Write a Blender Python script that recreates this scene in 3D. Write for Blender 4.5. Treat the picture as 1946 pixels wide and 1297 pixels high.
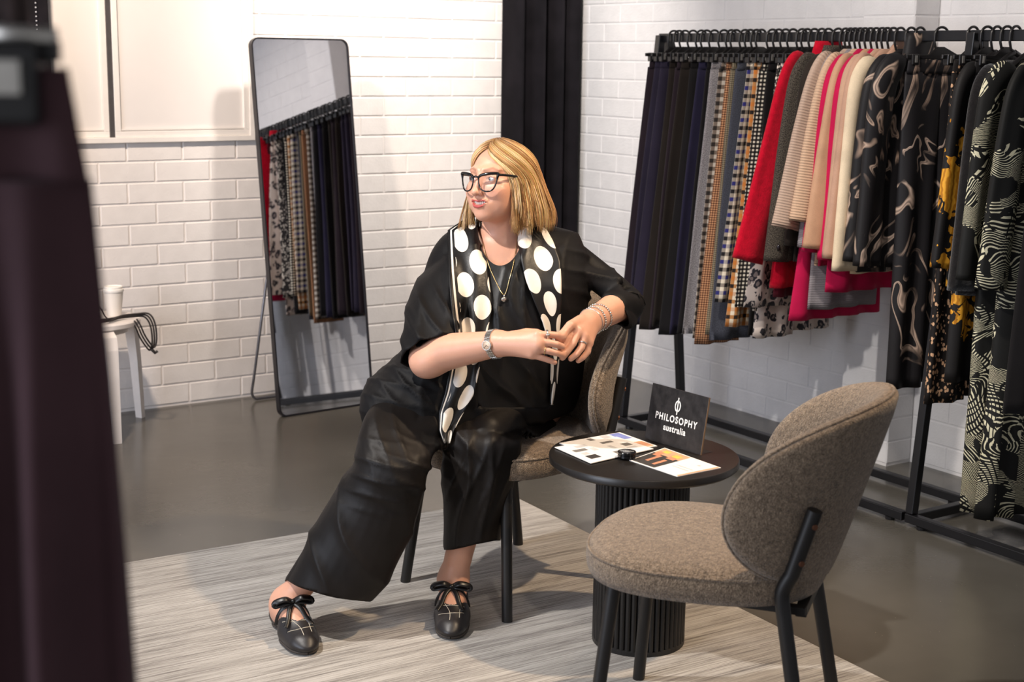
import bpy, bmesh, math, random
import numpy as np
from mathutils import Vector, Matrix, noise
from mathutils.bvhtree import BVHTree

# ------------------------------------------------------------------ camera, world, light, exposure
scene = bpy.context.scene
COL = scene.collection
for o in list(bpy.data.objects):
    bpy.data.objects.remove(o)

CAM_F = 2760.86                       # focal length in pixels of the 1946 x 1297 frame
CAM_YAW, CAM_PITCH, CAM_ROLL = 0.58926, 0.19153, 0.01354
CAM_POS = Vector((0.0, 0.0, 1.4714))
_fw = Vector((math.sin(CAM_YAW)*math.cos(CAM_PITCH), math.cos(CAM_YAW)*math.cos(CAM_PITCH), -math.sin(CAM_PITCH)))
_r0 = Vector((math.cos(CAM_YAW), -math.sin(CAM_YAW), 0))
_u0 = _r0.cross(_fw)
CR = _r0*math.cos(CAM_ROLL) + _u0*math.sin(CAM_ROLL)
CU = -_r0*math.sin(CAM_ROLL) + _u0*math.cos(CAM_ROLL)
CF = _fw
cam_data = bpy.data.cameras.new('camera')
cam_data.sensor_width = 36.0
cam_data.lens = CAM_F*36.0/1946.0
cam_data.clip_start = 0.05
cam_data.dof.use_dof = True
cam_data.dof.focus_distance = 4.0
cam_data.dof.aperture_fstop = 4.6
cam = bpy.data.objects.new('camera', cam_data)
cam.matrix_world = Matrix(((CR.x, CU.x, -CF.x, CAM_POS.x), (CR.y, CU.y, -CF.y, CAM_POS.y), (CR.z, CU.z, -CF.z, CAM_POS.z), (0, 0, 0, 1)))
COL.objects.link(cam)
scene.camera = cam

world = bpy.data.worlds.new('daylight')
scene.world = world
world.use_nodes = True
wb = world.node_tree.nodes['Background']
wb.inputs[0].default_value = (0.92, 0.94, 1.0, 1)
wb.inputs[1].default_value = 0.22

def spot(name, loc, tgt, power, col, size=60, blend=0.6, rad=0.05):
    l = bpy.data.lights.new(name, 'SPOT')
    l.energy = power; l.color = col; l.spot_size = math.radians(size); l.spot_blend = blend; l.shadow_soft_size = rad
    o = bpy.data.objects.new(name, l)
    o.location = loc
    d = Vector(tgt) - Vector(loc)
    o.rotation_euler = d.to_track_quat('-Z', 'Y').to_euler()
    COL.objects.link(o)
    return o
def area(name, loc, tgt, power, col, sx, sy):
    l = bpy.data.lights.new(name, 'AREA')
    l.shape = 'RECTANGLE'; l.size = sx; l.size_y = sy; l.energy = power; l.color = col
    o = bpy.data.objects.new(name, l)
    o.location = loc
    d = Vector(tgt) - Vector(loc)
    o.rotation_euler = d.to_track_quat('-Z', 'Y').to_euler()
    COL.objects.link(o)
    return o
WARM = (1.0, 0.75, 0.50); NEUT = (1.0, 0.90, 0.80); COOL = (0.80, 0.86, 1.0)
spot('assumed_spot_wall', (2.85, 4.35, 2.85), (3.45, 5.8, 1.55), 185, (1.0, 0.92, 0.84), 80, 0.9, 0.10)  # all ceiling spots here are assumed, inferred from highlights and shadows; none in view
spot('assumed_spot_window', (1.1, 4.3, 2.85), (1.75, 5.8, 1.2), 175, (1.0, 0.83, 0.68), 85, 0.9, 0.08)
spot('assumed_spot_left', (0.4, 3.2, 2.8), (1.9, 3.2, 0.75), 175, (1.0, 0.95, 0.90), 60, 0.7, 0.04)
spot('assumed_spot_front', (1.3, 1.2, 2.85), (2.2, 3.1, 0.8), 30, NEUT, 55, 0.8, 0.05)
spot('assumed_spot_right', (2.9, 2.0, 2.85), (2.1, 2.9, 0.45), 150, WARM, 60, 0.7, 0.04)
spot('assumed_spot_rack', (1.9, 2.9, 2.85), (3.75, 3.4, 0.95), 110, NEUT, 75, 0.8, 0.05)
area('assumed_daylight_area', (-3.0, 2.6, 1.7), (2.0, 4.0, 0.8), 80, COOL, 2.6, 2.0)  # area light added for assumed cool daylight from the left; no window there

vs = scene.view_settings
vs.view_transform = 'Standard'; vs.look = 'None'; vs.exposure = 0.75; vs.gamma = 1.0; vs.use_curve_mapping = False
scene.cycles.use_denoising = True

# ------------------------------------------------------------------ helpers
def at(px, py, d):
    """world point seen at pixel (px, py) of the 1946 x 1297 frame, d metres along the optical axis"""
    return CAM_POS + (CF + CR*((px-973.0)/CAM_F) - CU*((py-648.5)/CAM_F))*d
def to_px(p):
    v = Vector(p) - CAM_POS
    z = v.dot(CF)
    return 973.0 + CAM_F*v.dot(CR)/z, 648.5 - CAM_F*v.dot(CU)/z, z

def tag(o, label=None, cat=None, group=None, kind=None):
    if label: o['label'] = label
    if cat: o['category'] = cat
    if group: o['group'] = group
    if kind: o['kind'] = kind
    return o
def thing(name, label, cat, loc=(0, 0, 0), rz=0.0, group=None):
    o = bpy.data.objects.new(name, None)
    o.empty_display_size = 0.05
    o.location = loc; o.rotation_euler = (0, 0, rz)
    COL.objects.link(o)
    return tag(o, label, cat, group)
def link(name, me, parent=None, loc=None, rot=None):
    o = bpy.data.objects.new(name, me)
    COL.objects.link(o)
    if parent is not None: o.parent = parent
    if loc is not None: o.location = loc
    if rot is not None: o.rotation_euler = rot
    return o
def mesh(name, verts, faces, mat=None, smooth=False):
    me = bpy.data.meshes.new(name)
    me.from_pydata([tuple(v) for v in verts], [], [tuple(f) for f in faces])
    if mat is not None: me.materials.append(mat)
    if smooth: me.polygons.foreach_set('use_smooth', [True]*len(me.polygons))
    me.update()
    return me
def copy_tree(o, parent=None):
    c = o.copy(); COL.objects.link(c)
    c.parent = parent
    for ch in o.children:
        copy_tree(ch, c)
    return c

class MB:
    """collects shapes and makes one mesh object"""
    def __init__(s): s.v = []; s.f = []; s.uv = None
    def add(s, vs_, fs_):
        n = len(s.v); s.v += [Vector(v) for v in vs_]; s.f += [[i+n for i in f] for f in fs_]
        return s
    def box(s, c, size, rot=None, ch=0.0):
        hx, hy, hz = size[0]/2, size[1]/2, size[2]/2
        c = Vector(c)
        m = rot if rot is not None else Matrix.Identity(3)
        if ch <= 0:
            vs_ = [Vector((x*hx, y*hy, z*hz)) for x in (-1, 1) for y in (-1, 1) for z in (-1, 1)]
            fs_ = [(0, 1, 3, 2), (4, 6, 7, 5), (0, 4, 5, 1), (2, 3, 7, 6), (0, 2, 6, 4), (1, 5, 7, 3)]
            return s.add([c + m @ v for v in vs_], fs_)
        bm = bmesh.new()
        bmesh.ops.create_cube(bm, size=1.0)
        for v in bm.verts: v.co = Vector((v.co.x*size[0], v.co.y*size[1], v.co.z*size[2]))
        bmesh.ops.bevel(bm, geom=list(bm.edges), offset=ch, segments=2, affect='EDGES', profile=0.5)
        bm.verts.index_update()
        r = s.add([c + m @ v.co for v in bm.verts], [[v.index for v in f.verts] for f in bm.faces])
        bm.free()
        return r
    def tube(s, pts, rad, n=10, cap=True, flat=1.0, up=None):
        pts = [Vector(p) for p in pts]
        if not hasattr(rad, '__len__'): rad = [rad]*len(pts)
        rings = []
        ref = up
        for i, p in enumerate(pts):
            t = (pts[min(i+1, len(pts)-1)] - pts[max(i-1, 0)])
            if t.length < 1e-9: t = Vector((0, 0, 1))
            t.normalize()
            if ref is None:
                ref = Vector((0, 0, 1)) if abs(t.z) < 0.9 else Vector((1, 0, 0))
            a = ref - t*ref.dot(t)
            if a.length < 1e-6: a = t.orthogonal()
            a.normalize(); b = t.cross(a)
            ref = a
            rings.append([p + (a*math.cos(2*math.pi*k/n)*flat + b*math.sin(2*math.pi*k/n))*rad[i] for k in range(n)])
        return s.loft(rings, cap)
    def loft(s, rings, cap=True, closed=True):
        n = len(rings[0]); base = len(s.v)
        for r in rings: s.v += [Vector(p) for p in r]
        m = n if closed else n-1
        for i in range(len(rings)-1):
            for k in range(m):
                k2 = (k+1) % n
                s.f.append([base+i*n+k, base+i*n+k2, base+(i+1)*n+k2, base+(i+1)*n+k])
        if cap:
            s.f.append([base+k for k in range(n)][::-1])
            s.f.append([base+(len(rings)-1)*n+k for k in range(n)])
        return s
    def lathe(s, prof, n=48, c=(0, 0, 0), cap=True):
        c = Vector(c)
        return s.loft([[c + Vector((r*math.cos(2*math.pi*k/n), r*math.sin(2*math.pi*k/n), z)) for k in range(n)] for r, z in prof], cap)
    def sphere(s, c, r, n=10, sc=(1, 1, 1), rot=None):
        c = Vector(c); rings = []
        m = rot if rot is not None else Matrix.Identity(3)
        for i in range(n//2+1):
            a = math.pi*max(0.02, min(i/(n//2), 0.9999-0.006))
            rings.append([c + m @ Vector((r*sc[0]*math.sin(a)*math.cos(2*math.pi*k/n), r*sc[1]*math.sin(a)*math.sin(2*math.pi*k/n), -r*sc[2]*math.cos(a))) for k in range(n)])
        return s.loft(rings, True)
    def grid(s, rows, thick=0.0):
        """open sheet from rows of points; thick > 0 gives it a back side"""
        n = len(rows[0]); base = len(s.v); R_ = len(rows)
        for r in rows: s.v += [Vector(p) for p in r]
        for i in range(R_-1):
            for k in range(n-1):
                s.f.append([base+i*n+k, base+i*n+k+1, base+(i+1)*n+k+1, base+(i+1)*n+k])
        return s
    def build(s, name, mat, parent=None, smooth=False, loc=None, rot=None, auto=None):
        me = mesh(name, s.v, s.f, mat, smooth)
        bm = bmesh.new(); bm.from_mesh(me)
        bmesh.ops.recalc_face_normals(bm, faces=bm.faces)
        if auto is not None:
            for e in bm.edges:
                if len(e.link_faces) == 2 and e.calc_face_angle(0) > auto: e.smooth = False
        bm.to_mesh(me); bm.free()
        return link(name, me, parent, loc, rot)

def catmull(pts, n):
    """smooth path through pts with n points per span"""
    P = [Vector(p) for p in pts]
    out = []
    for i in range(len(P)-1):
        p0 = P[max(i-1, 0)]; p1 = P[i]; p2 = P[i+1]; p3 = P[min(i+2, len(P)-1)]
        for k in range(n):
            t = k/n
            out.append(0.5*((2*p1) + (p2-p0)*t + (2*p0-5*p1+4*p2-p3)*t*t + (3*p1-p0-3*p2+p3)*t**3))
    out.append(P[-1])
    return out
def lerp(a, b, t): return a + (b-a)*t
def interp(x, xs, ys): return float(np.interp(x, xs, ys))
def smooth01(t):
    t = max(0.0, min(1.0, t)); return t*t*(3-2*t)

# ------------------------------------------------------------------ materials
class NT:
    def __init__(s, name):
        s.m = bpy.data.materials.new(name); s.m.use_nodes = True
        s.t = s.m.node_tree; s.b = s.t.nodes['Principled BSDF']
    def n(s, typ, **kw):
        nd = s.t.nodes.new(typ)
        for k, v in kw.items(): setattr(nd, k, v)
        return nd
    def l(s, a, b): s.t.links.new(a, b)
    def val(s, sock, v):
        if hasattr(v, 'is_output') or isinstance(v, bpy.types.NodeSocket): s.l(v, sock)
        else: sock.default_value = v
    def math(s, op, a, b=0.0, c=0.0, clamp=False):
        nd = s.n('ShaderNodeMath', operation=op, use_clamp=clamp)
        for i, v in enumerate((a, b, c)):
            s.val(nd.inputs[i], v)
        return nd.outputs[0]
    def obj(s): return s.n('ShaderNodeTexCoord').outputs['Object']
    def uv(s): return s.n('ShaderNodeTexCoord').outputs['UV']
    def mapping(s, vec, scale=(1, 1, 1), loc=(0, 0, 0), rot=(0, 0, 0)):
        nd = s.n('ShaderNodeMapping'); s.l(vec, nd.inputs[0])
        nd.inputs['Scale'].default_value = scale; nd.inputs['Location'].default_value = loc; nd.inputs['Rotation'].default_value = rot
        return nd.outputs[0]
    def noise(s, vec, scale, detail=2.0, rough=0.5, dist=0.0):
        nd = s.n('ShaderNodeTexNoise'); s.l(vec, nd.inputs['Vector'])
        nd.inputs['Scale'].default_value = scale; nd.inputs['Detail'].default_value = detail
        nd.inputs['Roughness'].default_value = rough; nd.inputs['Distortion'].default_value = dist
        return nd.outputs['Fac']
    def voro(s, vec, scale, feature='F1', rnd=1.0, out='Distance'):
        nd = s.n('ShaderNodeTexVoronoi', feature=feature); s.l(vec, nd.inputs['Vector'])
        nd.inputs['Scale'].default_value = scale; nd.inputs['Randomness'].default_value = rnd
        return nd.outputs[out]
    def wave(s, vec, scale, dist=0.0, detail=2.0, dscale=1.0, direction='X', typ='BANDS'):
        nd = s.n('ShaderNodeTexWave', wave_type=typ, bands_direction=direction); s.l(vec, nd.inputs['Vector'])
        nd.inputs['Scale'].default_value = scale; nd.inputs['Distortion'].default_value = dist
        nd.inputs['Detail'].default_value = detail; nd.inputs['Detail Scale'].default_value = dscale
        return nd.outputs['Fac']
    def ramp(s, fac, stops, interp_='LINEAR'):
        nd = s.n('ShaderNodeValToRGB'); s.l(fac, nd.inputs[0]); cr = nd.color_ramp; cr.interpolation = interp_
        while len(cr.elements) < len(stops): cr.elements.new(0.5)
        for e, (p, c) in zip(cr.elements, stops):
            e.position = p; e.color = (c[0], c[1], c[2], 1)
        return nd.outputs[0]
    def mix(s, fac, a, b, blend='MIX'):
        nd = s.n('ShaderNodeMix', data_type='RGBA', blend_type=blend)
        s.val(nd.inputs[0], fac)
        for i, v in ((6, a), (7, b)):
            if isinstance(v, (tuple, list)): nd.inputs[i].default_value = (v[0], v[1], v[2], 1)
            else: s.l(v, nd.inputs[i])
        return nd.outputs[2]
    def sep(s, vec):
        nd = s.n('ShaderNodeSeparateXYZ'); s.l(vec, nd.inputs[0]); return nd.outputs
    def comb(s, x, y, z):
        nd = s.n('ShaderNodeCombineXYZ')
        for i, v in enumerate((x, y, z)): s.val(nd.inputs[i], v)
        return nd.outputs[0]
    def bump(s, h, strength=0.3, dist=0.01):
        nd = s.n('ShaderNodeBump'); s.l(h, nd.inputs['Height'])
        nd.inputs['Strength'].default_value = strength; nd.inputs['Distance'].default_value = dist
        s.l(nd.outputs[0], s.b.inputs['Normal'])
    def color(s, c):
        if isinstance(c, (tuple, list)): s.b.inputs['Base Color'].default_value = (c[0], c[1], c[2], 1)
        else: s.l(c, s.b.inputs['Base Color'])
    def set(s, rough=None, metal=None, spec=None, sheen=None, coat=None):
        if rough is not None: s.val(s.b.inputs['Roughness'], rough)
        if metal is not None: s.b.inputs['Metallic'].default_value = metal
        if spec is not None: s.b.inputs['Specular IOR Level'].default_value = spec
        if sheen is not None: s.b.inputs['Sheen Weight'].default_value = sheen
        if coat is not None: s.b.inputs['Coat Weight'].default_value = coat
        return s
def plain(name, col, rough=0.5, metal=0.0, spec=0.5, var=0.12, vscale=30.0, bump=0.0, bscale=200.0, bdist=0.002, sheen=None):
    t = NT(name); o = t.obj()
    f = t.noise(o, vscale, 3.0)
    a = tuple(max(0, c*(1-var)) for c in col); b = tuple(min(1, c*(1+var)) for c in col)
    t.color(t.ramp(f, [(0.3, a), (0.7, b)]))
    t.set(rough, metal, spec, sheen)
    if bump > 0: t.bump(t.noise(o, bscale, 2.0), bump, bdist)
    return t.m
def srgb(r, g, b):
    def c(x):
        x /= 255.0
        return x/12.92 if x <= 0.04045 else ((x+0.055)/1.055)**2.4
    return (c(r), c(g), c(b))
# ------------------------------------------------------------------ the room
BACK_Y = 5.816; RIGHT_X = 4.20; CEIL = 3.0; X0 = -1.6; Y0 = -1.2
BH, BL = 0.086, 0.2375              # brick course height and length with joint
Z_OFF = 0.0088

def mat_floor():
    t = NT('painted_concrete_floor'); o = t.obj()
    n1 = t.noise(o, 1.3, 4.0, 0.6); n2 = t.noise(o, 60.0, 3.0, 0.6)
    c = t.ramp(n1, [(0.3, srgb(78, 75, 69)), (0.7, srgb(94, 90, 83))])
    sp = t.math('GREATER_THAN', t.noise(o, 95.0, 1.0), 0.79)
    t.color(t.mix(t.math('MULTIPLY', sp, 0.5), c, srgb(170, 160, 140)))
    t.set(t.math('MULTIPLY_ADD', n1, 0.18, 0.13), spec=0.55)
    t.bump(t.math('ADD', t.math('MULTIPLY', n2, 0.25), t.noise(o, 7.0, 3.0)), 0.12, 0.006)
    return t.m
def mat_brick(name, col, bs=0.3):
    t = NT(name); o = t.n('ShaderNodeNewGeometry').outputs['Position']
    n1 = t.noise(o, 16.0, 3.0); n2 = t.noise(o, 150.0, 4.0, 0.6)
    a = tuple(c*0.94 for c in col)
    t.color(t.ramp(n1, [(0.3, a), (0.7, col)])); t.set(0.55, spec=0.35)
    pit = t.math('MULTIPLY', t.math('GREATER_THAN', t.noise(o, 46.0, 1.0), 0.70), -0.6)
    t.bump(t.math('ADD', t.math('ADD', n2, t.math('MULTIPLY', n1, 1.5)), pit), bs, 0.004)
    return t.m
M_FLOOR = mat_floor()
M_BRICK = mat_brick('white_painted_brick', srgb(236, 230, 226))
M_BRICK_R = mat_brick('white_painted_blockwork', srgb(226, 224, 224), 0.35)
M_CEIL = plain('ceiling_paint', srgb(120, 118, 118), 0.8)
M_WHITE = plain('white_window_paint', srgb(236, 230, 224), 0.4, var=0.02)
M_PANEL = plain('white_window_panel', srgb(232, 226, 222), 0.35, var=0.02, vscale=4)
M_DARKGAP = plain('sash_gap_shade', srgb(70, 66, 66), 0.6)
M_BLACKMETAL = plain('black_powder_coated_steel', srgb(22, 22, 25), 0.36, var=0.1)

f = MB().add([(X0, Y0, 0), (RIGHT_X+0.1, Y0, 0), (RIGHT_X+0.1, BACK_Y+0.1, 0), (X0, BACK_Y+0.1, 0),
              (X0, Y0, -0.1), (RIGHT_X+0.1, Y0, -0.1), (RIGHT_X+0.1, BACK_Y+0.1, -0.1), (X0, BACK_Y+0.1, -0.1)],
             [(0, 1, 2, 3), (7, 6, 5, 4), (0, 4, 5, 1), (1, 5, 6, 2), (2, 6, 7, 3), (3, 7, 4, 0)])
tag(f.build('floor', M_FLOOR), 'dark grey glossy painted concrete shop floor', kind='structure')
c = MB().box(((X0+RIGHT_X)/2, (Y0+BACK_Y)/2, CEIL+0.05), (RIGHT_X-X0+0.3, BACK_Y-Y0+0.3, 0.1))
tag(c.build('ceiling', M_CEIL), 'grey ceiling above the shop', kind='structure')

# bricks: a frustum proud of the mortar plane, shared mesh data
def brick_mesh(name, L, H, P, mat, ch=0.0022):
    hl, hh = L/2, H/2
    v = [(-hl, 0.004, -hh), (hl, 0.004, -hh), (hl, 0.004, hh), (-hl, 0.004, hh),
         (-hl, -P*0.45, -hh), (hl, -P*0.45, -hh), (hl, -P*0.45, hh), (-hl, -P*0.45, hh),
         (-hl+ch, -P, -hh+ch), (hl-ch, -P, -hh+ch), (hl-ch, -P, hh-ch), (-hl+ch, -P, hh-ch)]
    fs = [(8, 9, 10, 11)]
    for a, b in ((0, 4), (4, 8)):
        for k in range(4):
            fs.append((a+k, a+(k+1) % 4, b+(k+1) % 4, b+k))
    me = mesh(name, v, fs, mat)
    bm = bmesh.new(); bm.from_mesh(me); bmesh.ops.recalc_face_normals(bm, faces=bm.faces); bm.to_mesh(me); bm.free()
    return me
def brick_wall(wall, mat, s0, s1, z1, off, place, rot, hole, show, P, gap, seed):
    """stretcher bond along s; place(s, z) gives the world point on the mortar plane"""
    rnd = random.Random(seed)
    cache = {}
    def get(L):
        k = round(L, 3)
        if k not in cache: cache[k] = brick_mesh('brick', k, BH-gap, P, mat)
        return cache[k]
    rest = MB(); count = 0
    nz = int((z1-Z_OFF)/BH)+1
    for j in range(-1, nz):
        zc = Z_OFF + (j+0.5)*BH
        if zc > z1: break
        k0 = int((s0-off)/BL)-2
        s = off + k0*BL + (BL/2 if j % 2 else 0)
        while s < s1:
            a, b = max(s, s0), min(s+BL, s1)
            s += BL
            if b-a < 0.03: continue
            for (ha, hb, hz0, hz1) in hole:
                if hz0 < zc < hz1:
                    if a < hb and b > ha:
                        if a < ha and ha-a > 0.03: b = ha
                        elif b > hb and b-hb > 0.03: a = hb
                        else: b = a
            if b-a < 0.03: continue
            L = b-a-gap
            zz = zc
            p = place((a+b)/2, zz)
            me = get(L)
            if j == -1: continue
            tilt = (rnd.uniform(-.006, .006), rnd.uniform(-.003, .003), rnd.uniform(-.004, .004))
            if count < 298 and show((a+b)/2, zc, p):
                o = link('brick', me, wall, p, (tilt[0], tilt[1], rot+tilt[2])); count += 1
            else:
                M = Matrix.Translation(p) @ Matrix.Rotation(rot+tilt[2], 4, 'Z') @ Matrix.Rotation(tilt[0], 4, 'X')
                rest.add([M @ v.co for v in me.vertices], [list(q.vertices) for q in me.polygons])
    if rest.v:
        r = rest.build('brick_rows', mat, wall); tag(r, kind='stuff')
    return count

def in_frame(p, m=20):
    x, y, z = to_px(p)
    return z > 0 and -m < x < 1946+m and -m < y < 1297+m
WX0, WX1, WZ0, WZ1 = 0.6, 2.545, 1.119, 2.45
# mortar plane of the back wall with the window opening
wb_ = MB()
def slab(mb, x0, x1, z0, z1):
    mb.box(((x0+x1)/2, BACK_Y+0.06, (z0+z1)/2), (x1-x0, 0.12, z1-z0))
slab(wb_, X0, RIGHT_X+0.1, 0, WZ0); slab(wb_, X0, WX0, WZ0, WZ1); slab(wb_, WX1, RIGHT_X+0.1, WZ0, WZ1); slab(wb_, X0, RIGHT_X+0.1, WZ1, CEIL)
wall_back = tag(wb_.build('wall_back', M_BRICK), 'white painted brick wall behind the mirror', kind='structure')
brick_wall(wall_back, M_BRICK, X0, RIGHT_X, CEIL, 2.2265, lambda s, z: Vector((s, BACK_Y, z)), 0.0,
           [(WX0, WX1, WZ0-0.02, WZ1)], lambda s, z, p: s > 1.45 and s < 3.9 and in_frame(p), 0.0042, 0.0075, 3)
# right wall and its pilaster
wr = MB().box((RIGHT_X+0.06, (Y0+BACK_Y)/2, CEIL/2), (0.12, BACK_Y-Y0+0.2, CEIL))
wall_right = tag(wr.build('wall_right', M_BRICK_R), 'white painted brick wall behind the clothes racks', kind='structure')
brick_wall(wall_right, M_BRICK_R, Y0, BACK_Y-0.01, CEIL, 4.588, lambda s, z: Vector((RIGHT_X, s, z)), -math.pi/2,
           [(3.57, 3.81, 0, CEIL)], lambda s, z, p: in_frame(p, 0) and (z < 0.82 or z > 1.52 or s > 4.5) and s > 2.35, 0.0022, 0.006, 5)
PX = 4.07
pl = MB().box(((PX+RIGHT_X)/2+0.02, 3.69, CEIL/2), (RIGHT_X-PX+0.04, 0.24, CEIL))
wall_pil = tag(pl.build('wall_pilaster', M_BRICK_R), 'white painted brick pilaster standing out from the right wall', kind='structure')
pm = brick_mesh('brick', 0.234, BH-0.006, 0.002, M_BRICK_R); pm2 = brick_mesh('brick', 0.124, BH-0.006, 0.002, M_BRICK_R)
for j in range(int(CEIL/BH)):
    z = Z_OFF + (j+.5)*BH
    link('brick', pm, wall_pil, (PX, 3.69, z), (0, 0, -math.pi/2))
    link('brick', pm2, wall_pil, (PX+0.063, 3.57, z), (0, 0, 0))

# window: frame, two sashes with white panels, dark meeting gap
def window():
    fr = MB(); y = BACK_Y-0.012
    def bar(x0, x1, z0, z1, d0, d1): fr.box(((x0+x1)/2, (d0+d1)/2, (z0+z1)/2), (x1-x0, d1-d0, z1-z0), ch=0.002)
    bar(WX0, WX1, WZ0, WZ0+0.022, y-0.012, y+0.06)
    bar(WX0, WX1, WZ1-0.03, WZ1, y-0.012, y+0.06)
    bar(WX1-0.022, WX1, WZ0+0.02, WZ1-0.028, y-0.012, y+0.06)
    bar(WX0, WX0+0.022, WZ0+0.02, WZ1-0.028, y-0.012, y+0.06)
    w = tag(fr.build('window_1', M_WHITE), 'white framed sliding window with white panels above the stool', kind='structure')
    XM = 1.945
    for (a, b, dy) in ((WX0+0.022, XM-0.02, 0.012), (XM-0.002, WX1-0.022, -0.004)):
        s = MB()
        for (x0, x1, z0, z1) in ((a, b, WZ0+0.022, WZ0+0.046), (a, b, WZ1-0.06, WZ1-0.03), (a, a+0.024, WZ0+0.046, WZ1-0.06), (b-0.024, b, WZ0+0.046, WZ1-0.06)):
            s.box(((x0+x1)/2, y+dy+0.012, (z0+z1)/2), (x1-x0, 0.024, z1-z0), ch=0.002)
        so = s.build('sash', M_WHITE, w)
        MB().box(((a+b)/2, y+dy+0.016, (WZ0+WZ1)/2), (b-a-0.04, 0.008, WZ1-WZ0-0.09)).build('pane', M_PANEL, so)
        g = MB().box(((a+b)/2, y+dy+0.004, WZ0+0.052), (b-a-0.05, 0.006, 0.005))
        g.build('glazing_bead', M_WHITE, so)
    MB().box((XM-0.011, y+0.016, (WZ0+WZ1)/2-0.002), (0.020, 0.028, WZ1-WZ0-0.046)).build('gap_shade_strip', M_DARKGAP, w)  # dark strip between the sashes; its colour stands in for the shaded gap
    return w
window()

# curtains
def mat_curtain():
    t = NT('black_curtain_cloth'); o = t.obj()
    t.color(t.ramp(t.noise(o, 9.0, 3.0), [(0.3, srgb(16, 14, 17)), (0.7, srgb(26, 23, 27))]))
    t.set(0.85, spec=0.12, sheen=0.0); t.bump(t.noise(t.mapping(o, (300, 300, 60)), 1.0, 2.0), 0.2, 0.001)
    return t.m
M_CURT = mat_curtain()
def curtain(name, label, xs, ys, z0, z1, seed):
    """xs, ys: fold profile in plan, smoothed; a cloth with thickness that sways a little on the way down"""
    prof = catmull([(x, y, 0) for x, y in zip(xs, ys)], 7)
    rows = []
    N = 22
    for i in range(N+1):
        t = i/N; z = lerp(z1, z0, t)
        rows.append([Vector((p.x + 0.006*t*math.sin(k*0.35+seed), p.y + 0.010*t*math.sin(k*0.22+seed*2), z)) for k, p in enumerate(prof)])
    mb = MB(); mb.grid(rows)
    o = mb.build(name, M_CURT, smooth=True)
    sd = o.modifiers.new('thickness', 'SOLIDIFY'); sd.thickness = 0.004
    return tag(o, label, 'curtain')
curtain('curtain', 'long black pleated curtain hanging in the room corner behind the woman',
        [3.785, 3.80, 3.83, 3.86, 3.885, 3.91, 3.945, 3.965, 3.985, 4.02, 4.05, 4.07, 4.10, 4.14, 4.175],
        [5.78, 5.70, 5.665, 5.72, 5.77, 5.70, 5.655, 5.72, 5.775, 5.70, 5.655, 5.72, 5.665, 5.655, 5.70], 0.02, 2.85, 1.0)
curtain('curtain', 'black curtain beside the white window at the top left',
        [0.7, 0.78, 0.86, 0.95, 1.04, 1.12, 1.2, 1.28, 1.36, 1.44, 1.52, 1.6, 1.665],
        [5.70, 5.74, 5.69, 5.75, 5.69, 5.75, 5.69, 5.75, 5.69, 5.75, 5.69, 5.74, 5.70], 1.0, 2.7, 2.0)
ch = MB()
for k in range(60):
    ch.sphere((1.605+0.0004*k*0.3, 5.665, 2.3-k*0.0165), 0.0035, 6)
tag(ch.build('blind_chain', plain('bead_chain_plastic', srgb(190, 190, 195), 0.4)), 'thin pale bead chain hanging before the black curtain', 'chain')

# rug
def mat_rug():
    t = NT('heathered_woven_rug'); o = t.obj()
    st = t.noise(t.mapping(o, (3.0, 210.0, 1)), 1.0, 4.0, 0.65)
    st2 = t.noise(t.mapping(o, (14.0, 520.0, 1)), 1.0, 3.0, 0.6)
    big = t.noise(t.mapping(o, (1.2, 26.0, 1)), 1.0, 2.0)
    f = t.math('ADD', t.math('MULTIPLY', st, 0.6), t.math('ADD', t.math('MULTIPLY', st2, 0.35), t.math('MULTIPLY', big, 0.25)))
    t.color(t.ramp(f, [(0.42, srgb(66, 62, 58)), (0.53, srgb(136, 129, 121)), (0.64, srgb(182, 176, 168)), (0.80, srgb(208, 203, 196))]))
    t.set(0.9, spec=0.15, sheen=0.2)
    rib = t.wave(o, 55.0, 0.6, 2.0, 3.0, 'Y')
    t.bump(t.math('ADD', t.math('MULTIPLY', rib, 0.6), st2), 0.5, 0.004)
    return t.m
rg = MB().box((-1.2, -1.55, 0.006), (2.4, 3.1, 0.012), ch=0.004)
rug = rg.build('rug', mat_rug(), loc=(2.655, 3.935, 0.0), rot=(0, 0, math.radians(-2.2)))
tag(rug, 'flat woven rug streaked in grey and cream under the table and chairs', 'rug')
RUG_Z = 0.012
# ------------------------------------------------------------------ furniture
def mat_boucle():
    t = NT('taupe_boucle_upholstery'); o = t.obj()
    n = t.noise(o, 330.0, 3.0, 0.7); n2 = t.noise(o, 120.0, 2.0); v = t.voro(o, 300.0)
    f = t.math('ADD', t.math('MULTIPLY', n, 0.65), t.math('MULTIPLY', n2, 0.35))
    t.color(t.ramp(f, [(0.34, srgb(72, 60, 48)), (0.52, srgb(130, 112, 93)), (0.68, srgb(170, 151, 128))]))
    t.set(0.95, spec=0.1, sheen=0.3)
    t.bump(t.math('ADD', n, t.math('MULTIPLY', v, -0.8)), 0.75, 0.004)
    return t.m
M_BOUCLE = mat_boucle()
M_LEG = plain('black_coated_leg_steel', srgb(26, 24, 23), 0.42, var=0.1)
M_SCREW = plain('brown_cap_screw', srgb(120, 80, 60), 0.35, metal=0.7)

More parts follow.
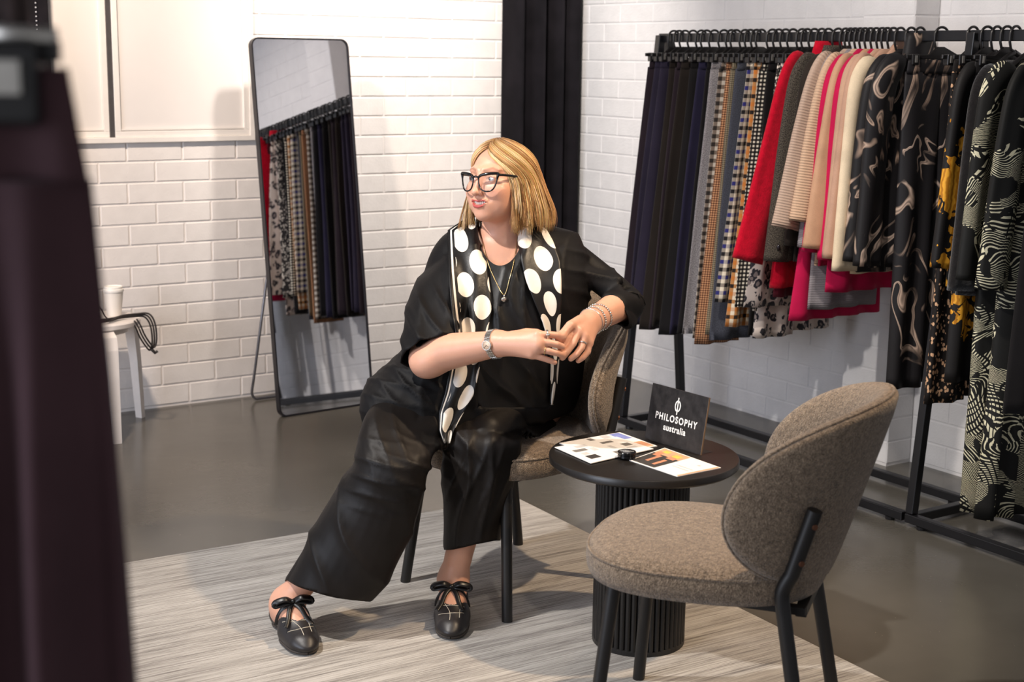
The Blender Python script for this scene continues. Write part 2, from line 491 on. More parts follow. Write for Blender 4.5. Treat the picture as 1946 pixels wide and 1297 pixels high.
SEAT_Z = 0.462
def seat_outline(a):
    """plan of the seat: +x is the front; a rounded shape wider at the front"""
    c, s = math.cos(a), math.sin(a)
    n = 2.6
    rx = 0.262 if c < 0 else 0.252; ry = 0.243
    x = rx*math.copysign(abs(c)**(2/n), c); y = ry*math.copysign(abs(s)**(2/n), s)
    y *= 1.0 + 0.05*(x/0.235)
    return x, y
def make_chair(label):
    t = thing('upholstered_chair', label, 'chair', group='taupe boucle chairs')
    # seat cushion
    N = 72
    prof = [(0.0, -0.066), (0.55, -0.068), (0.90, -0.066), (0.965, -0.060), (0.99, -0.046), (1.0, -0.030), (0.998, -0.014), (0.985, -0.006), (0.978, -0.0045), (0.975, -0.002),
            (0.96, 0.002), (0.93, 0.009), (0.85, 0.017), (0.6, 0.022), (0.3, 0.022), (0.0, 0.022)]
    mb = MB()
    rings = []
    for q, z in prof:
        ring = []
        for k in range(N):
            x, y = seat_outline(2*math.pi*k/N)
            ring.append((x*max(q, 0.001), y*max(q, 0.001), SEAT_Z - 0.022 + z))
        rings.append(ring)
    mb.loft(rings)
    seat = mb.build('seat', M_BOUCLE, t, smooth=True)
    pp = MB(); pts = []
    for k in range(N+1):
        x, y = seat_outline(2*math.pi*k/N); pts.append((x*0.985, y*0.985, SEAT_Z-0.0265))
    pp.tube(pts, 0.0035, 6, cap=False)
    pp.build('seam_piping', M_BOUCLE, seat, smooth=True)
    # curved backrest shell: outline is a rounded shape in (arc, height), bent round the seat
    def back_pt(u, v, off):
        # u in -1..1 across, v in -1..1 up; arc radius 0.30
        half = 0.355; h = 0.205
        s = u*half
        R_ = 0.236
        zc = 0.600
        lean = 0.30
        z = v*h
        ang = s/R_
        rr = R_ + off
        x = -0.300 + R_ - rr*math.cos(ang) - lean*z*1.0
        y = rr*math.sin(ang)
        return Vector((x, y, zc + z))
    NA = 72
    def outl(a):
        c, s = math.cos(a), math.sin(a); n = 2.12
        u = math.copysign(abs(c)**(2/n), c); v = math.copysign(abs(s)**(2/n), s)
        w = 1.0 - 0.06*max(0, -v)**1.5
        return u*w, v
    bm_ = MB(); rings = []
    T = 0.052
    # front face rings (inside), rim, back face rings
    lay = [(0.02, -T/2-0.004), (0.4, -T/2-0.005), (0.75, -T/2-0.003), (0.90, -T/2+0.004), (0.965, -T/2+0.014), (0.995, -0.004), (1.0, 0.004), (0.992, 0.010), (0.983, 0.0115), (0.985, 0.014),
           (0.965, T/2-0.004), (0.93, T/2), (0.75, T/2+0.003), (0.4, T/2+0.004), (0.02, T/2+0.004)]
    for q, off in lay:
        rings.append([back_pt(outl(2*math.pi*k/NA)[0]*q, outl(2*math.pi*k/NA)[1]*q, off) for k in range(NA)])
    bm_.loft(rings)
    back = bm_.build('backrest', M_BOUCLE, t, smooth=True)
    pp = MB(); pts = [back_pt(outl(2*math.pi*k/NA)[0]*0.988, outl(2*math.pi*k/NA)[1]*0.988, 0.0125) for k in range(NA+1)]
    pp.tube(pts, 0.0035, 6, cap=False); pp.build('seam_piping', M_BOUCLE, back, smooth=True)
    # legs
    R_ = 0.0155
    for s in (-1, 1):
        mb = MB(); mb.tube([(0.160, s*0.160, SEAT_Z-0.075), (0.195, s*0.205, 0.0)], [R_, R_*0.93], 18)
        mb.build('leg', M_LEG, t, smooth=True, auto=0.8)
        # rear leg runs up the outside of the backrest
        ua, va, vb = 0.52*s, -0.80, -0.03
        p1 = back_pt(ua, va, T/2+0.012); p2 = back_pt(ua*1.02, vb, T/2+0.012)
        knee = Vector((p1.x+0.012, p1.y*1.0, 0.395))
        foot = Vector((-0.270, s*0.215, 0.0))
        path = [foot, foot.lerp(knee, 0.93)] + catmull([foot.lerp(knee, 0.95), knee+Vector((0, 0, 0.02)), p1.lerp(p2, 0.12)], 5) + [p2]
        mb = MB(); mb.tube(path, R_, 16, up=Vector((0, 1, 0)))
        lg = mb.build('leg', M_LEG, t, smooth=True, auto=0.8)
        for q in (0.30, 0.80):
            sc = MB(); c_ = p1.lerp(p2, q); n_ = (back_pt(ua, 0, T) - back_pt(ua, 0, 0)).normalized()
            sc.tube([c_+n_*0.010, c_+n_*0.0185], 0.006, 10); sc.build('screw', M_SCREW, lg)
    fr = MB()
    fr.box((0.0, 0, SEAT_Z-0.093), (0.02, 0.31, 0.012)); fr.box((-0.23, 0, SEAT_Z-0.10), (0.022, 0.30, 0.022))
    for s in (-1, 1):
        fr.box((-0.045, s*0.150, SEAT_Z-0.096), (0.39, 0.022, 0.016))
    fr.build('under_frame', M_LEG, t)
    return t
chairF = make_chair('taupe boucle chair empty in the foreground, its curved back to the camera')
chairF.location = (2.036, 2.272, RUG_Z); chairF.rotation_euler = (0, 0, math.radians(126.5))
chairW = copy_tree(chairF)
chairW['label'] = 'taupe boucle chair that the woman in black sits on'
chairW.location = (2.165, 3.258, RUG_Z); chairW.rotation_euler = (0, 0, math.atan2(-0.197, -0.98))

# round side table with fluted pedestal
M_TABLE = plain('black_table_lacquer', srgb(30, 27, 25), 0.34, var=0.06, vscale=6)
M_FLUTE = plain('black_fluted_wood', srgb(24, 22, 21), 0.42, var=0.15, vscale=40)
TAB = Vector((2.235, 2.742, RUG_Z)); TH = 0.492
tb = thing('side_table', 'small round black side table with fluted drum base', 'table', TAB)
mb = MB(); mb.lathe([(0.02, TH-0.026), (0.20, TH-0.026), (0.232, TH-0.022), (0.238, TH-0.017), (0.238, TH-0.004), (0.236, TH-0.001), (0.233, TH), (0.02, TH)], 96)
mb.build('table_top', M_TABLE, tb, smooth=True, auto=0.6)
core = MB().lathe([(0.106, 0.0), (0.106, TH-0.026)], 48); core.build('pedestal_core', M_FLUTE, tb, smooth=True, auto=0.6)
NF = 48; fl = MB()
w = 2*math.pi*0.113/NF
fl.tube([(0, 0, 0.002), (0, 0, TH-0.026)], w*0.5, 8)
fm = fl.build('flute', M_FLUTE, tb, smooth=True, auto=0.8)
for k in range(NF):
    o = fm if k == 0 else link('flute', fm.data, tb)
    a = 2*math.pi*k/NF; o.location = (0.111*math.cos(a), 0.111*math.sin(a), 0)
MB().lathe([(0.118, 0.0), (0.118, 0.012), (0.114, 0.014)], 64).build('plinth_ring', M_FLUTE, tb, smooth=True, auto=0.6)

# standing mirror
M_FRAME = plain('black_mirror_frame', srgb(42, 40, 44), 0.35, metal=0.4)
M_STEEL = plain('grey_steel_rod', srgb(120, 118, 122), 0.35, metal=0.7)
mg = NT('mirror_glass'); mg.color((0.86, 0.86, 0.89)); mg.set(0.015, 1.0)
def rrect(w, h, r, n=8):
    pts = []
    for cx, cy, a0 in ((w/2-r, h/2-r, 0), (-w/2+r, h/2-r, 90), (-w/2+r, -h/2+r, 180), (w/2-r, -h/2+r, 270)):
        for k in range(n+1):
            a = math.radians(a0 + 90*k/n); pts.append((cx+r*math.cos(a), cy+r*math.sin(a)))
    return pts
def mirror():
    Wm, Hm = 0.456, 1.557
    yb, yt = 5.405, 5.597
    tilt = math.atan2(yt-yb, 1.548)
    t = thing('standing_mirror', 'tall full length mirror with thin black frame leaning before the brick wall', 'mirror', (2.680, yb+0.012, 0.0), math.radians(3.9))
    Mx = Matrix.Rotation(-tilt, 3, 'X')
    def P(x, z, d): return Mx @ Vector((x, d, z + Hm/2))
    # frame: swept box profile around the rounded rectangle
    o1 = rrect(Wm, Hm, 0.035); o2 = rrect(Wm-0.012, Hm-0.012, 0.029)
    n = len(o1)
    mb = MB()
    mb.v = [P(x, z, -0.014) for x, z in o1] + [P(x, z, 0.014) for x, z in o1] + [P(x, z, -0.014) for x, z in o2] + [P(x, z, 0.014) for x, z in o2]
    for k in range(n):
        j = (k+1) % n
        mb.f += [[k, j, n+j, n+k], [2*n+k, k, j, 2*n+j][::-1], [3*n+k, 3*n+j, 2*n+j, 2*n+k], [n+k, n+j, 3*n+j, 3*n+k]]
    mb.build('frame', M_FRAME, t)
    g = MB(); g.v = [P(x, z, -0.0085) for x, z in o2] + [P(x, z, -0.0045) for x, z in o2]; g.f = [list(range(n))[::-1], list(range(n, 2*n))] + [[k, (k+1) % n, n+(k+1) % n, n+k] for k in range(n)]
    g.build('mirror_glass', mg.m, t)
    b = MB(); b.v = [P(x, z, 0.004) for x, z in o2] + [P(x, z, 0.009) for x, z in o2]; b.f = [list(range(n))[::-1], list(range(n, 2*n))] + [[k, (k+1) % n, n+(k+1) % n, n+k] for k in range(n)]
    b.build('back_panel', M_FRAME, t)
    top_l = P(-0.15, 0.12, 0.016); top_r = P(0.15, 0.12, 0.016)
    st = MB(); path = [top_l, Vector((-0.185, 0.30, 0.10)), Vector((-0.185, 0.318, 0.035)), Vector((-0.165, 0.320, 0.008)), Vector((0.165, 0.320, 0.008)), Vector((0.185, 0.318, 0.035)), Vector((0.185, 0.30, 0.10)), top_r]
    st.tube([path[0], path[1]] + catmull(path[1:4], 5)[1:] + catmull(path[4:7], 5) + [path[7]], 0.006, 10)
    st.build('kickstand', M_STEEL, t, smooth=True)
mirror()

# white stool, cup and cable
M_STOOL = plain('white_stool_paint', srgb(238, 230, 224), 0.4, var=0.03)
def stool():
    c = Vector((1.757, 5.575, 0))
    t = thing('round_stool', 'white wooden stool with round seat against the brick wall', 'stool', c)
    SZ = 0.452
    MB().lathe([(0.01, SZ-0.026), (0.165, SZ-0.026), (0.172, SZ-0.021), (0.173, SZ-0.006), (0.168, SZ), (0.01, SZ)], 56).build('seat', M_STOOL, t, smooth=True, auto=0.6)
    MB().lathe([(0.12, SZ-0.052), (0.125, SZ-0.052), (0.125, SZ-0.0265), (0.12, SZ-0.0265)], 40).build('under_ring', M_STOOL, t)
    for k in range(3):
        a = math.radians((29.5, -92.5, 149)[k])
        d = Vector((math.cos(a), math.sin(a), 0)); n_ = Vector((-d.y, d.x, 0))
        rows = []
        for (rr, z, wd, th) in ((0.10, SZ-0.038, 0.050, 0.022), (0.165, SZ-0.040, 0.050, 0.022), (0.195, SZ-0.052, 0.050, 0.024), (0.208, SZ-0.095, 0.048, 0.026), (0.222, 0.25, 0.041, 0.024), (0.240, 0.0, 0.032, 0.021)):
            rows.append((d*rr + Vector((0, 0, z)), wd, th))
        rings = []
        for i, (p, wd, th) in enumerate(rows):
            q = rows[min(i+1, len(rows)-1)][0] - rows[max(i-1, 0)][0]; q.normalize()
            b = q.cross(n_).normalized()
            rings.append([p + n_*(wd/2)*sx + b*(th/2)*sy for sx, sy in ((-1, -1), (1, -1), (1, 1), (-1, 1))])
        MB().loft(rings).build('leg', M_STOOL, t)
    # takeaway cup
    cp = thing('paper_cup', 'white takeaway paper cup with lid standing on the white stool', 'cup', c + Vector((0.085, 0.025, SZ)))
    MB().lathe([(0.026, 0.0), (0.028, 0.001), (0.0385, 0.098), (0.0385, 0.1)], 32).build('cup_body', plain('white_cup_paper', srgb(232, 226, 218), 0.6, var=0.02), cp, smooth=True, auto=0.7)
    MB().lathe([(0.0405, 0.097), (0.0415, 0.103), (0.0405, 0.107), (0.037, 0.108), (0.0365, 0.116), (0.034, 0.118), (0.033, 0.115), (0.002, 0.115)], 32).build('lid', plain('white_cup_lid', srgb(240, 236, 230), 0.35, var=0.02), cp, smooth=True, auto=0.7)
    # cable bundle lying on the stool and hanging over its edge
    cb = thing('cable', 'thin black cable looped over the edge of the white stool', 'cable', c)
    mk = plain('black_cable_rubber', srgb(48, 42, 40), 0.5)
    z = SZ + 0.004
    p = [(-0.11, -0.09, z), (-0.06, -0.125, z), (0.0, -0.135, z+0.004), (0.03, -0.105, z), (0.07, -0.08, z+0.002), (0.12, -0.085, z+0.004), (0.165, -0.095, z+0.002), (0.185, -0.105, SZ-0.03), (0.188, -0.112, SZ-0.09), (0.178, -0.115, SZ-0.125), (0.16, -0.12, SZ-0.11), (0.135, -0.125, SZ-0.07), (0.118, -0.13, SZ-0.03), (0.105, -0.125, SZ-0.005)]
    for k in range(3):
        off = Vector((0.004*k, -0.003*k, 0.0035*k))
        MB().tube([q+off*(1 if i < 7 else 1.8) for i, q in enumerate(catmull(p, 5))], 0.0035, 6).build('strand', mk, cb, smooth=True)
    lp = [(-0.05, -0.12, z), (-0.062, -0.11, SZ+0.035), (-0.04, -0.10, SZ+0.062), (-0.01, -0.095, SZ+0.055), (0.008, -0.10, SZ+0.02), (0.03, -0.105, z)]
    MB().tube(catmull(lp, 6), 0.003, 6).build('loop', mk, cb, smooth=True)
    MB().tube([(0.178, -0.118, SZ-0.118), (0.196, -0.12, SZ-0.138), (0.205, -0.12, SZ-0.131)], 0.006, 8).build('plug', mk, cb, smooth=True)
stool()
# ------------------------------------------------------------------ cloth helpers and cloth patterns
def cloth_tube(name, rings, mat, parent, cap=True):
    """tube from rings of points with UVs in metres (u round the ring, v down)"""
    n = len(rings[0]); R_ = len(rings)
    A = np.array([[tuple(p) for p in r] for r in rings], dtype=np.float64)
    seg = np.linalg.norm(np.roll(A, -1, axis=1) - A, axis=2)
    # the ring starts at the hidden rear, so the seam is out of sight
    U = np.concatenate([np.zeros((R_, 1)), np.cumsum(seg, axis=1)], axis=1)
    U = U - U[:, n//2:n//2+1]
    mid = A.mean(axis=1); dv = np.linalg.norm(np.diff(mid, axis=0), axis=1)
    V = np.concatenate([[0.0], np.cumsum(dv)])
    verts = A.reshape(-1, 3)
    faces = []; uvs = []
    for i in range(R_-1):
        for k in range(n):
            k2 = (k+1) % n
            faces.append((i*n+k, i*n+k2, (i+1)*n+k2, (i+1)*n+k))
            uvs += [(U[i, k], V[i]), (U[i, k+1], V[i]), (U[i+1, k+1], V[i+1]), (U[i+1, k], V[i+1])]
    if cap:
        faces.append(tuple(range(n))[::-1]); uvs += [(0, 0)]*n
        faces.append(tuple((R_-1)*n+k for k in range(n))); uvs += [(0, 0)]*n
    me = bpy.data.meshes.new(name)
    me.from_pydata([tuple(v) for v in verts], [], faces)
    uvl = me.uv_layers.new(name='UVMap')
    uvl.data.foreach_set('uv', np.array(uvs, dtype=np.float32).ravel())
    me.materials.append(mat)
    me.polygons.foreach_set('use_smooth', [True]*(len(faces)-(2 if cap else 0)) + [False]*(2 if cap else 0))
    bm = bmesh.new(); bm.from_mesh(me); bmesh.ops.recalc_face_normals(bm, faces=bm.faces); bm.to_mesh(me); bm.free()
    return link(name, me, parent)

def m_cloth(name, col, rough=0.8, var=0.18, vs=14.0, bump=0.25, bs=500.0, sheen=0.04, spec=0.2):
    t = NT(name); o = t.obj()
    f = t.math('ADD', t.math('MULTIPLY', t.noise(o, vs, 3.0), 0.6), t.math('MULTIPLY', t.noise(o, bs, 2.0), 0.4))
    t.color(t.ramp(f, [(0.3, tuple(c*(1-var) for c in col)), (0.7, tuple(min(1, c*(1+var)) for c in col))]))
    t.set(rough, spec=spec, sheen=sheen); t.bump(t.noise(o, bs, 2.0), bump, 0.0015)
    return t.m
def m_check(name, light, mid, dark, per, soft=0.0, alt=None, duty=0.5):
    """woven check; alt: second colour for every other dark row"""
    t = NT(name); uv = t.uv(); s = t.sep(uv)
    def stripe(c, p, ph=0.0):
        fr = t.math('FRACT', t.math('MULTIPLY_ADD', c, 1.0/p, 100.0+ph))
        return t.math('LESS_THAN', fr, duty)
    a = stripe(s[0], per); b = stripe(s[1], per)
    if alt is not None:
        b2 = stripe(s[1], per*2, 0.25)
        dark_ = t.mix(b2, dark, alt); mid_ = t.mix(b2, mid, tuple((m+q)/2 for m, q in zip(light, alt)))
    else: dark_, mid_ = dark, mid
    c = t.mix(b, t.mix(a, light, mid), t.mix(a, mid_, dark_))
    w = t.noise(uv, 900.0, 1.0)
    t.color(t.mix(t.math('MULTIPLY', w, 0.25), c, (0.02, 0.02, 0.02)))
    t.set(0.85, spec=0.2, sheen=0.03); t.bump(w, 0.3, 0.001)
    return t.m
def m_tweed(name, a, b, scale=420.0):
    t = NT(name); o = t.uv()
    n = t.noise(o, scale, 2.0, 0.7)
    t.color(t.ramp(n, [(0.40, a), (0.60, b)])); t.set(0.9, spec=0.15, sheen=0.05); t.bump(n, 0.5, 0.002)
    return t.m
def m_rib(name, col, per=0.009, depth=0.7):
    t = NT(name); s = t.sep(t.uv())
    r = t.math('SINE', t.math('MULTIPLY', s[1], 2*math.pi/per))
    r = t.math('MULTIPLY_ADD', r, 0.5, 0.5)
    n = t.noise(t.obj(), 300.0, 2.0)
    t.color(t.mix(n, tuple(c*0.85 for c in col), tuple(min(1, c*1.1) for c in col)))
    t.set(0.85, spec=0.2, sheen=0.04); t.bump(t.math('ADD', r, t.math('MULTIPLY', n, 0.25)), depth, 0.003)
    return t.m
def m_leopard(name, base, dark, inner, scale=26.0):
    t = NT(name); uv = t.mapping(t.uv(), (1.15, 0.9, 1))
    n = t.noise(uv, 40.0, 3.0)
    v2 = t.n('ShaderNodeVectorMath', operation='ADD'); t.l(uv, v2.inputs[0])
    nn = t.n('ShaderNodeTexNoise'); t.l(uv, nn.inputs['Vector']); nn.inputs['Scale'].default_value = 35.0
    sc = t.n('ShaderNodeVectorMath', operation='SCALE'); t.l(nn.outputs['Color'], sc.inputs[0]); sc.inputs['Scale'].default_value = 0.022
    t.l(sc.outputs[0], v2.inputs[1])
    d = t.voro(v2.outputs[0], scale, 'F1', 0.8)
    ring = t.math('MULTIPLY', t.math('GREATER_THAN', d, 0.22), t.math('LESS_THAN', d, 0.46))
    brk = t.math('GREATER_THAN', n, 0.42)
    ring = t.math('MULTIPLY', ring, brk)
    ins = t.math('LESS_THAN', d, 0.26)
    t.color(t.mix(ring, t.mix(ins, base, inner), dark))
    t.set(0.75, spec=0.25, sheen=0.1); t.bump(t.noise(uv, 700.0, 2.0), 0.2, 0.001)
    return t.m
def m_spots(name, dark, light, scale=60.0, thr=0.36, stretch=(1.25, 0.8, 1)):
    t = NT(name); uv = t.mapping(t.uv(), stretch)
    d = t.voro(uv, scale, 'F1', 0.85)
    d = t.math('ADD', d, t.math('MULTIPLY_ADD', t.noise(uv, scale*2.2, 2.0), 0.35, -0.175))
    m = t.math('LESS_THAN', d, thr)
    t.color(t.mix(m, dark, light)); t.set(0.7, spec=0.25); t.bump(t.noise(uv, 700.0, 2.0), 0.2, 0.001)
    return t.m
def m_marble(name, seed):
    t = NT(name); uv = t.mapping(t.uv(), (1, 0.55, 1), (seed*1.7, seed*0.9, seed))
    def warp(v, sc, amt):
        nn = t.n('ShaderNodeTexNoise'); t.l(v, nn.inputs['Vector']); nn.inputs['Scale'].default_value = sc; nn.inputs['Detail'].default_value = 1.0
        k = t.n('ShaderNodeVectorMath', operation='SCALE'); t.l(nn.outputs['Color'], k.inputs[0]); k.inputs['Scale'].default_value = amt
        ad = t.n('ShaderNodeVectorMath', operation='ADD'); t.l(v, ad.inputs[0]); t.l(k.outputs[0], ad.inputs[1]); return ad.outputs[0]
    w1 = warp(uv, 5.0, 0.55); w2 = warp(w1, 9.0, 0.16)
    n1 = t.noise(w2, 3.4, 2.0, 0.45)
    f1 = t.math('FRACT', t.math('MULTIPLY', n1, 9.0))
    a = t.ramp(f1, [(0.40, (0, 0, 0)), (0.50, (1, 1, 1)), (0.60, (0.25, 0.25, 0.25)), (0.66, (0.9, 0.9, 0.9)), (0.74, (0, 0, 0))])
    msk = t.noise(w1, 7.5, 2.0)
    m = t.mix(1.0, a, t.ramp(msk, [(0.42, (0, 0, 0)), (0.52, (1, 1, 1))]), 'MULTIPLY')
    col = t.mix(t.noise(uv, 6.0, 1.0), srgb(150, 116, 90), srgb(228, 204, 186))
    t.color(t.mix(m, srgb(25, 23, 25), col)); t.set(0.6, spec=0.3)
    return t.m
def m_floral(name):
    t = NT(name); uv = t.uv()
    d = t.voro(uv, 5.6, 'SMOOTH_F1', 0.9)
    a = t.math('ADD', d, t.math('MULTIPLY_ADD', t.noise(uv, 28.0, 2.0, 0.5, 0.8), 0.7, -0.35))
    m = t.math('LESS_THAN', a, 0.37)
    pet = t.ramp(t.wave(uv, 16.0, 6.0, 2.0, 1.5, 'X'), [(0.2, srgb(172, 112, 22)), (0.8, srgb(226, 162, 48))])
    t.color(t.mix(m, srgb(22, 20, 20), pet)); t.set(0.65, spec=0.3)
    return t.m
def m_leaf(name, seed=0.0):
    t = NT(name); uv = t.mapping(t.uv(), (1, 1, 1), (seed, seed*2, 0))
    nn = t.n('ShaderNodeTexNoise'); t.l(uv, nn.inputs['Vector']); nn.inputs['Scale'].default_value = 5.5; nn.inputs['Detail'].default_value = 0.5
    k = t.n('ShaderNodeVectorMath', operation='SCALE'); t.l(nn.outputs['Color'], k.inputs[0]); k.inputs['Scale'].default_value = 0.42
    ad = t.n('ShaderNodeVectorMath', operation='ADD'); t.l(uv, ad.inputs[0]); t.l(k.outputs[0], ad.inputs[1]); w = ad.outputs[0]
    la = t.math('GREATER_THAN', t.wave(w, 21.0, 0.8, 1.0, 2.0, 'Y'), 0.66)
    lb = t.math('GREATER_THAN', t.wave(w, 11.0, 0.4, 1.0, 2.0, 'X'), 0.22)
    lc = t.math('GREATER_THAN', t.wave(w, 42.0, 2.0, 1.0, 2.0, 'Y'), 0.76)
    sel = t.math('GREATER_THAN', t.noise(uv, 9.0, 1.0), 0.5)
    stroke = t.math('ADD', t.math('MULTIPLY', t.math('MULTIPLY', la, lb), sel), t.math('MULTIPLY', lc, t.math('SUBTRACT', 1.0, sel)))
    big = t.math('GREATER_THAN', t.noise(w, 6.5, 1.0), 0.44)
    t.color(t.mix(t.math('MULTIPLY', stroke, big), srgb(26, 26, 25), srgb(212, 206, 176))); t.set(0.65, spec=0.2)
    return t.m

# ------------------------------------------------------------------ clothes racks
def rack(label, y0, y1, frames):
    """A-frame rail: base bars on the floor, slanted legs, rail on top"""
    t = thing('clothes_rack', label, 'rack', (3.75, (y0+y1)/2, 0), group='black clothes racks')
    yc = (y0+y1)/2; T = 0.030
    ZR = 1.563
    def bar(name, a, b, w=T, h=T):
        a, b = Vector(a)-Vector((0, yc, 0)), Vector(b)-Vector((0, yc, 0)); d = (b-a)
        q = d.to_track_quat('Z', 'Y').to_matrix()
        return MB().box((a+b)/2, (w, h, d.length), q, ch=0.003).build(name, M_BLACKMETAL, t)
    bar('rail', (0, y0, ZR), (0, y1, ZR), 0.034, 0.034)
    for x in (-0.155, 0.155):
        bar('base_bar', (x, y0, 0.027), (x, y1, 0.027))
    for y in frames:
        yy = min(max(y, y0+0.016), y1-0.016)
        bar('base_end', (-0.138, yy, 0.027), (0.138, yy, 0.027))
        bar('leg', (-0.155, yy, 0.043), (-0.020, yy, 1.572))
        bar('leg', (0.155, yy, 0.043), (0.020, yy, 1.572))
    for x in (-0.155, 0.155):
        for y in (y0+0.06, y1-0.06):
            MB().lathe([(0.014, 0.0), (0.016, 0.002), (0.016, 0.0115)], 14, (x, y-yc, 0.0)).build('foot', M_BLACKMETAL, t)
    return t
rack('long black steel clothes rack behind the chairs, with trousers and jackets', 3.062, 4.570, [4.570])
rack('black steel clothes rack at the right edge with patterned dresses', 1.60, 3.050, [1.60, 3.050])

M_HANG = plain('black_hanger_plastic', srgb(30, 28, 28), 0.35)
M_CLIP = plain('hanger_clip_steel', srgb(205, 200, 192), 0.42, metal=0.9)
RAIL_Z = 1.563
def hook_mesh(mb):
    pts = []
    for k in range(15):
        a = math.radians(-35 + 215*k/14)
        pts.append((0.0255*math.cos(a), 0, RAIL_Z + 0.002 + 0.0255*math.sin(a)))
    # the hook goes over the rail and drops on the front side
    pts += [(-0.026, 0, RAIL_Z-0.02), (-0.018, 0, RAIL_Z-0.042), (0.0, 0, RAIL_Z-0.056)]
    mb.tube(pts, 0.0042, 7)
def make_hanger(kind):
    t = thing('trouser_hanger' if kind == 'clip' else 'coat_hanger', 'black plastic hanger', 'hanger', (3.75, 0, 0))
    h = MB(); hook_mesh(h); h.build('hook', M_HANG, t, smooth=True)
    b = MB()
    if kind == 'clip':
        b.v += [Vector(p) for p in ((-0.010, -0.005, RAIL_Z-0.034), (0.010, -0.005, RAIL_Z-0.034), (0.075, -0.005, 1.500), (-0.050, -0.005, 1.500), (-0.010, 0.005, RAIL_Z-0.034), (0.010, 0.005, RAIL_Z-0.034), (0.075, 0.005, 1.500), (-0.050, 0.005, 1.500))]
        b.f += [[0, 1, 2, 3], [7, 6, 5, 4], [0, 4, 5, 1], [1, 5, 6, 2], [2, 6, 7, 3], [3, 7, 4, 0]]
        b.build('neck', M_HANG, t)
        MB().box((0, 0, 1.497), (0.26, 0.009, 0.013), ch=0.002).build('bar', M_HANG, t)
        for s in (-1, 1):
            c_ = MB().box((s*0.10, 0, 1.488), (0.026, 0.022, 0.034), ch=0.003).build('clip', M_HANG, t)
            MB().box((s*0.10, -0.0122, 1.490), (0.008, 0.003, 0.022)).build('clip_spring', M_CLIP, c_)
    else:
        for s in (-1, 1):
            pts = [(0, 0, RAIL_Z-0.050), (s*0.04, 0, RAIL_Z-0.068), (s*0.10, 0, RAIL_Z-0.105), (s*0.145, 0, RAIL_Z-0.140)]
            m = MB(); m.tube(catmull(pts, 5), [0.007]*16, 8, flat=1.3); m.build('arm', M_HANG, t, smooth=True)
        MB().box((0, 0, RAIL_Z-0.146), (0.29, 0.006, 0.007)).build('bar', M_HANG, t)
    return t
H_CLIP = make_hanger('clip'); H_COAT = make_hanger('coat')
_used = {'clip': False, 'coat': False}
def hanger(kind, y, rz, label):
    src = H_CLIP if kind == 'clip' else H_COAT
    if not _used[kind]: o = src; _used[kind] = True
    else: o = copy_tree(src)
    o.location = (3.75, y, 0); o.rotation_euler = (0, 0, rz)
    tag(o, label, 'hanger', 'black hangers on the clothes racks')
    return o

def ring_flat(w, t, cx, cy, z, n, A, k, ph, exp=2.4):
    """flattened ring in plan: width along x, thickness along y, with fold waves; starts at the +x end"""
    out = []
    for i in range(n):
        a = 2*math.pi*i/n
        c, s = math.cos(a), math.sin(a)
        x = w*math.copysign(abs(c)**(2/exp), c); y = t*math.copysign(abs(s)**(2/exp), s)
        y += A*math.sin(k*x + ph)
        out.append(Vector((cx + x, cy + y, z)))
    return out
def trousers(name, label, group, y, z0, wt, wb, mat, th=0.016, seed=0, rz=0.0, split=True, lean=0.0, ztop=1.487, hem2=None, flare=1.0, kind='clip', hlabel=None, cat='trousers', dx=0.0):
    rnd = random.Random(seed*7+1)
    t = thing(name, label, cat, (3.75, y, 0), rz, group)
    band = 0.042
    ph = rnd.uniform(0, 6.28)
    r = []
    for i in range(5):
        z = ztop - band*i/4
        r.append(ring_flat(wt*(0.97+0.03*i/4), 0.0085, dx, 0, z, 32, 0.0025, 95.0, ph))
    cloth_tube('waistband', r, mat, t)
    legs = ((-1, 0.0), (1, 0.012)) if split else ((0, 0.0),)
    for side, dz in legs:
        rings = []
        ph2 = rnd.uniform(0, 6.28); kx = rnd.uniform(55, 85); zz0 = z0 + (dz if hem2 is None or side < 0 else hem2-z0)
        N = 26
        for i in range(N+1):
            v = i/N
            z = lerp(ztop-band+0.002, zz0, v)
            W = lerp(wt*1.0, wb, v**flare)
            A = 0.003 + 0.007*smooth01(v*1.6)
            if side == 0: cx, w_ = 0.0, W
            else:
                ov = lerp(0.55, 0.50, smooth01(v*2)); w_ = W*ov; cx = side*(W-w_)
            tt = lerp(0.010, th, smooth01(v*2.2))
            sway = 0.005*math.sin(3.1*v + ph)
            rings.append(ring_flat(w_, tt, cx+dx - lean*v, side*0.004*v + sway, z + 0.003*math.sin(v*9+ph)*(v < 1), 34, A, kx, ph2 + v*1.3))
        # hem: turned edge
        last = rings[-1]; cxm = sum((p.x for p in last))/len(last); cym = sum((p.y for p in last))/len(last)
        rings.append([Vector((lerp(p.x, cxm, 0.06), lerp(p.y, cym, 0.35), p.z+0.0015)) for p in last])
        cloth_tube('trouser_leg' if side else 'skirt_panel', rings, mat, t)
    if hlabel: hanger(kind, y, rz, hlabel)
    return t
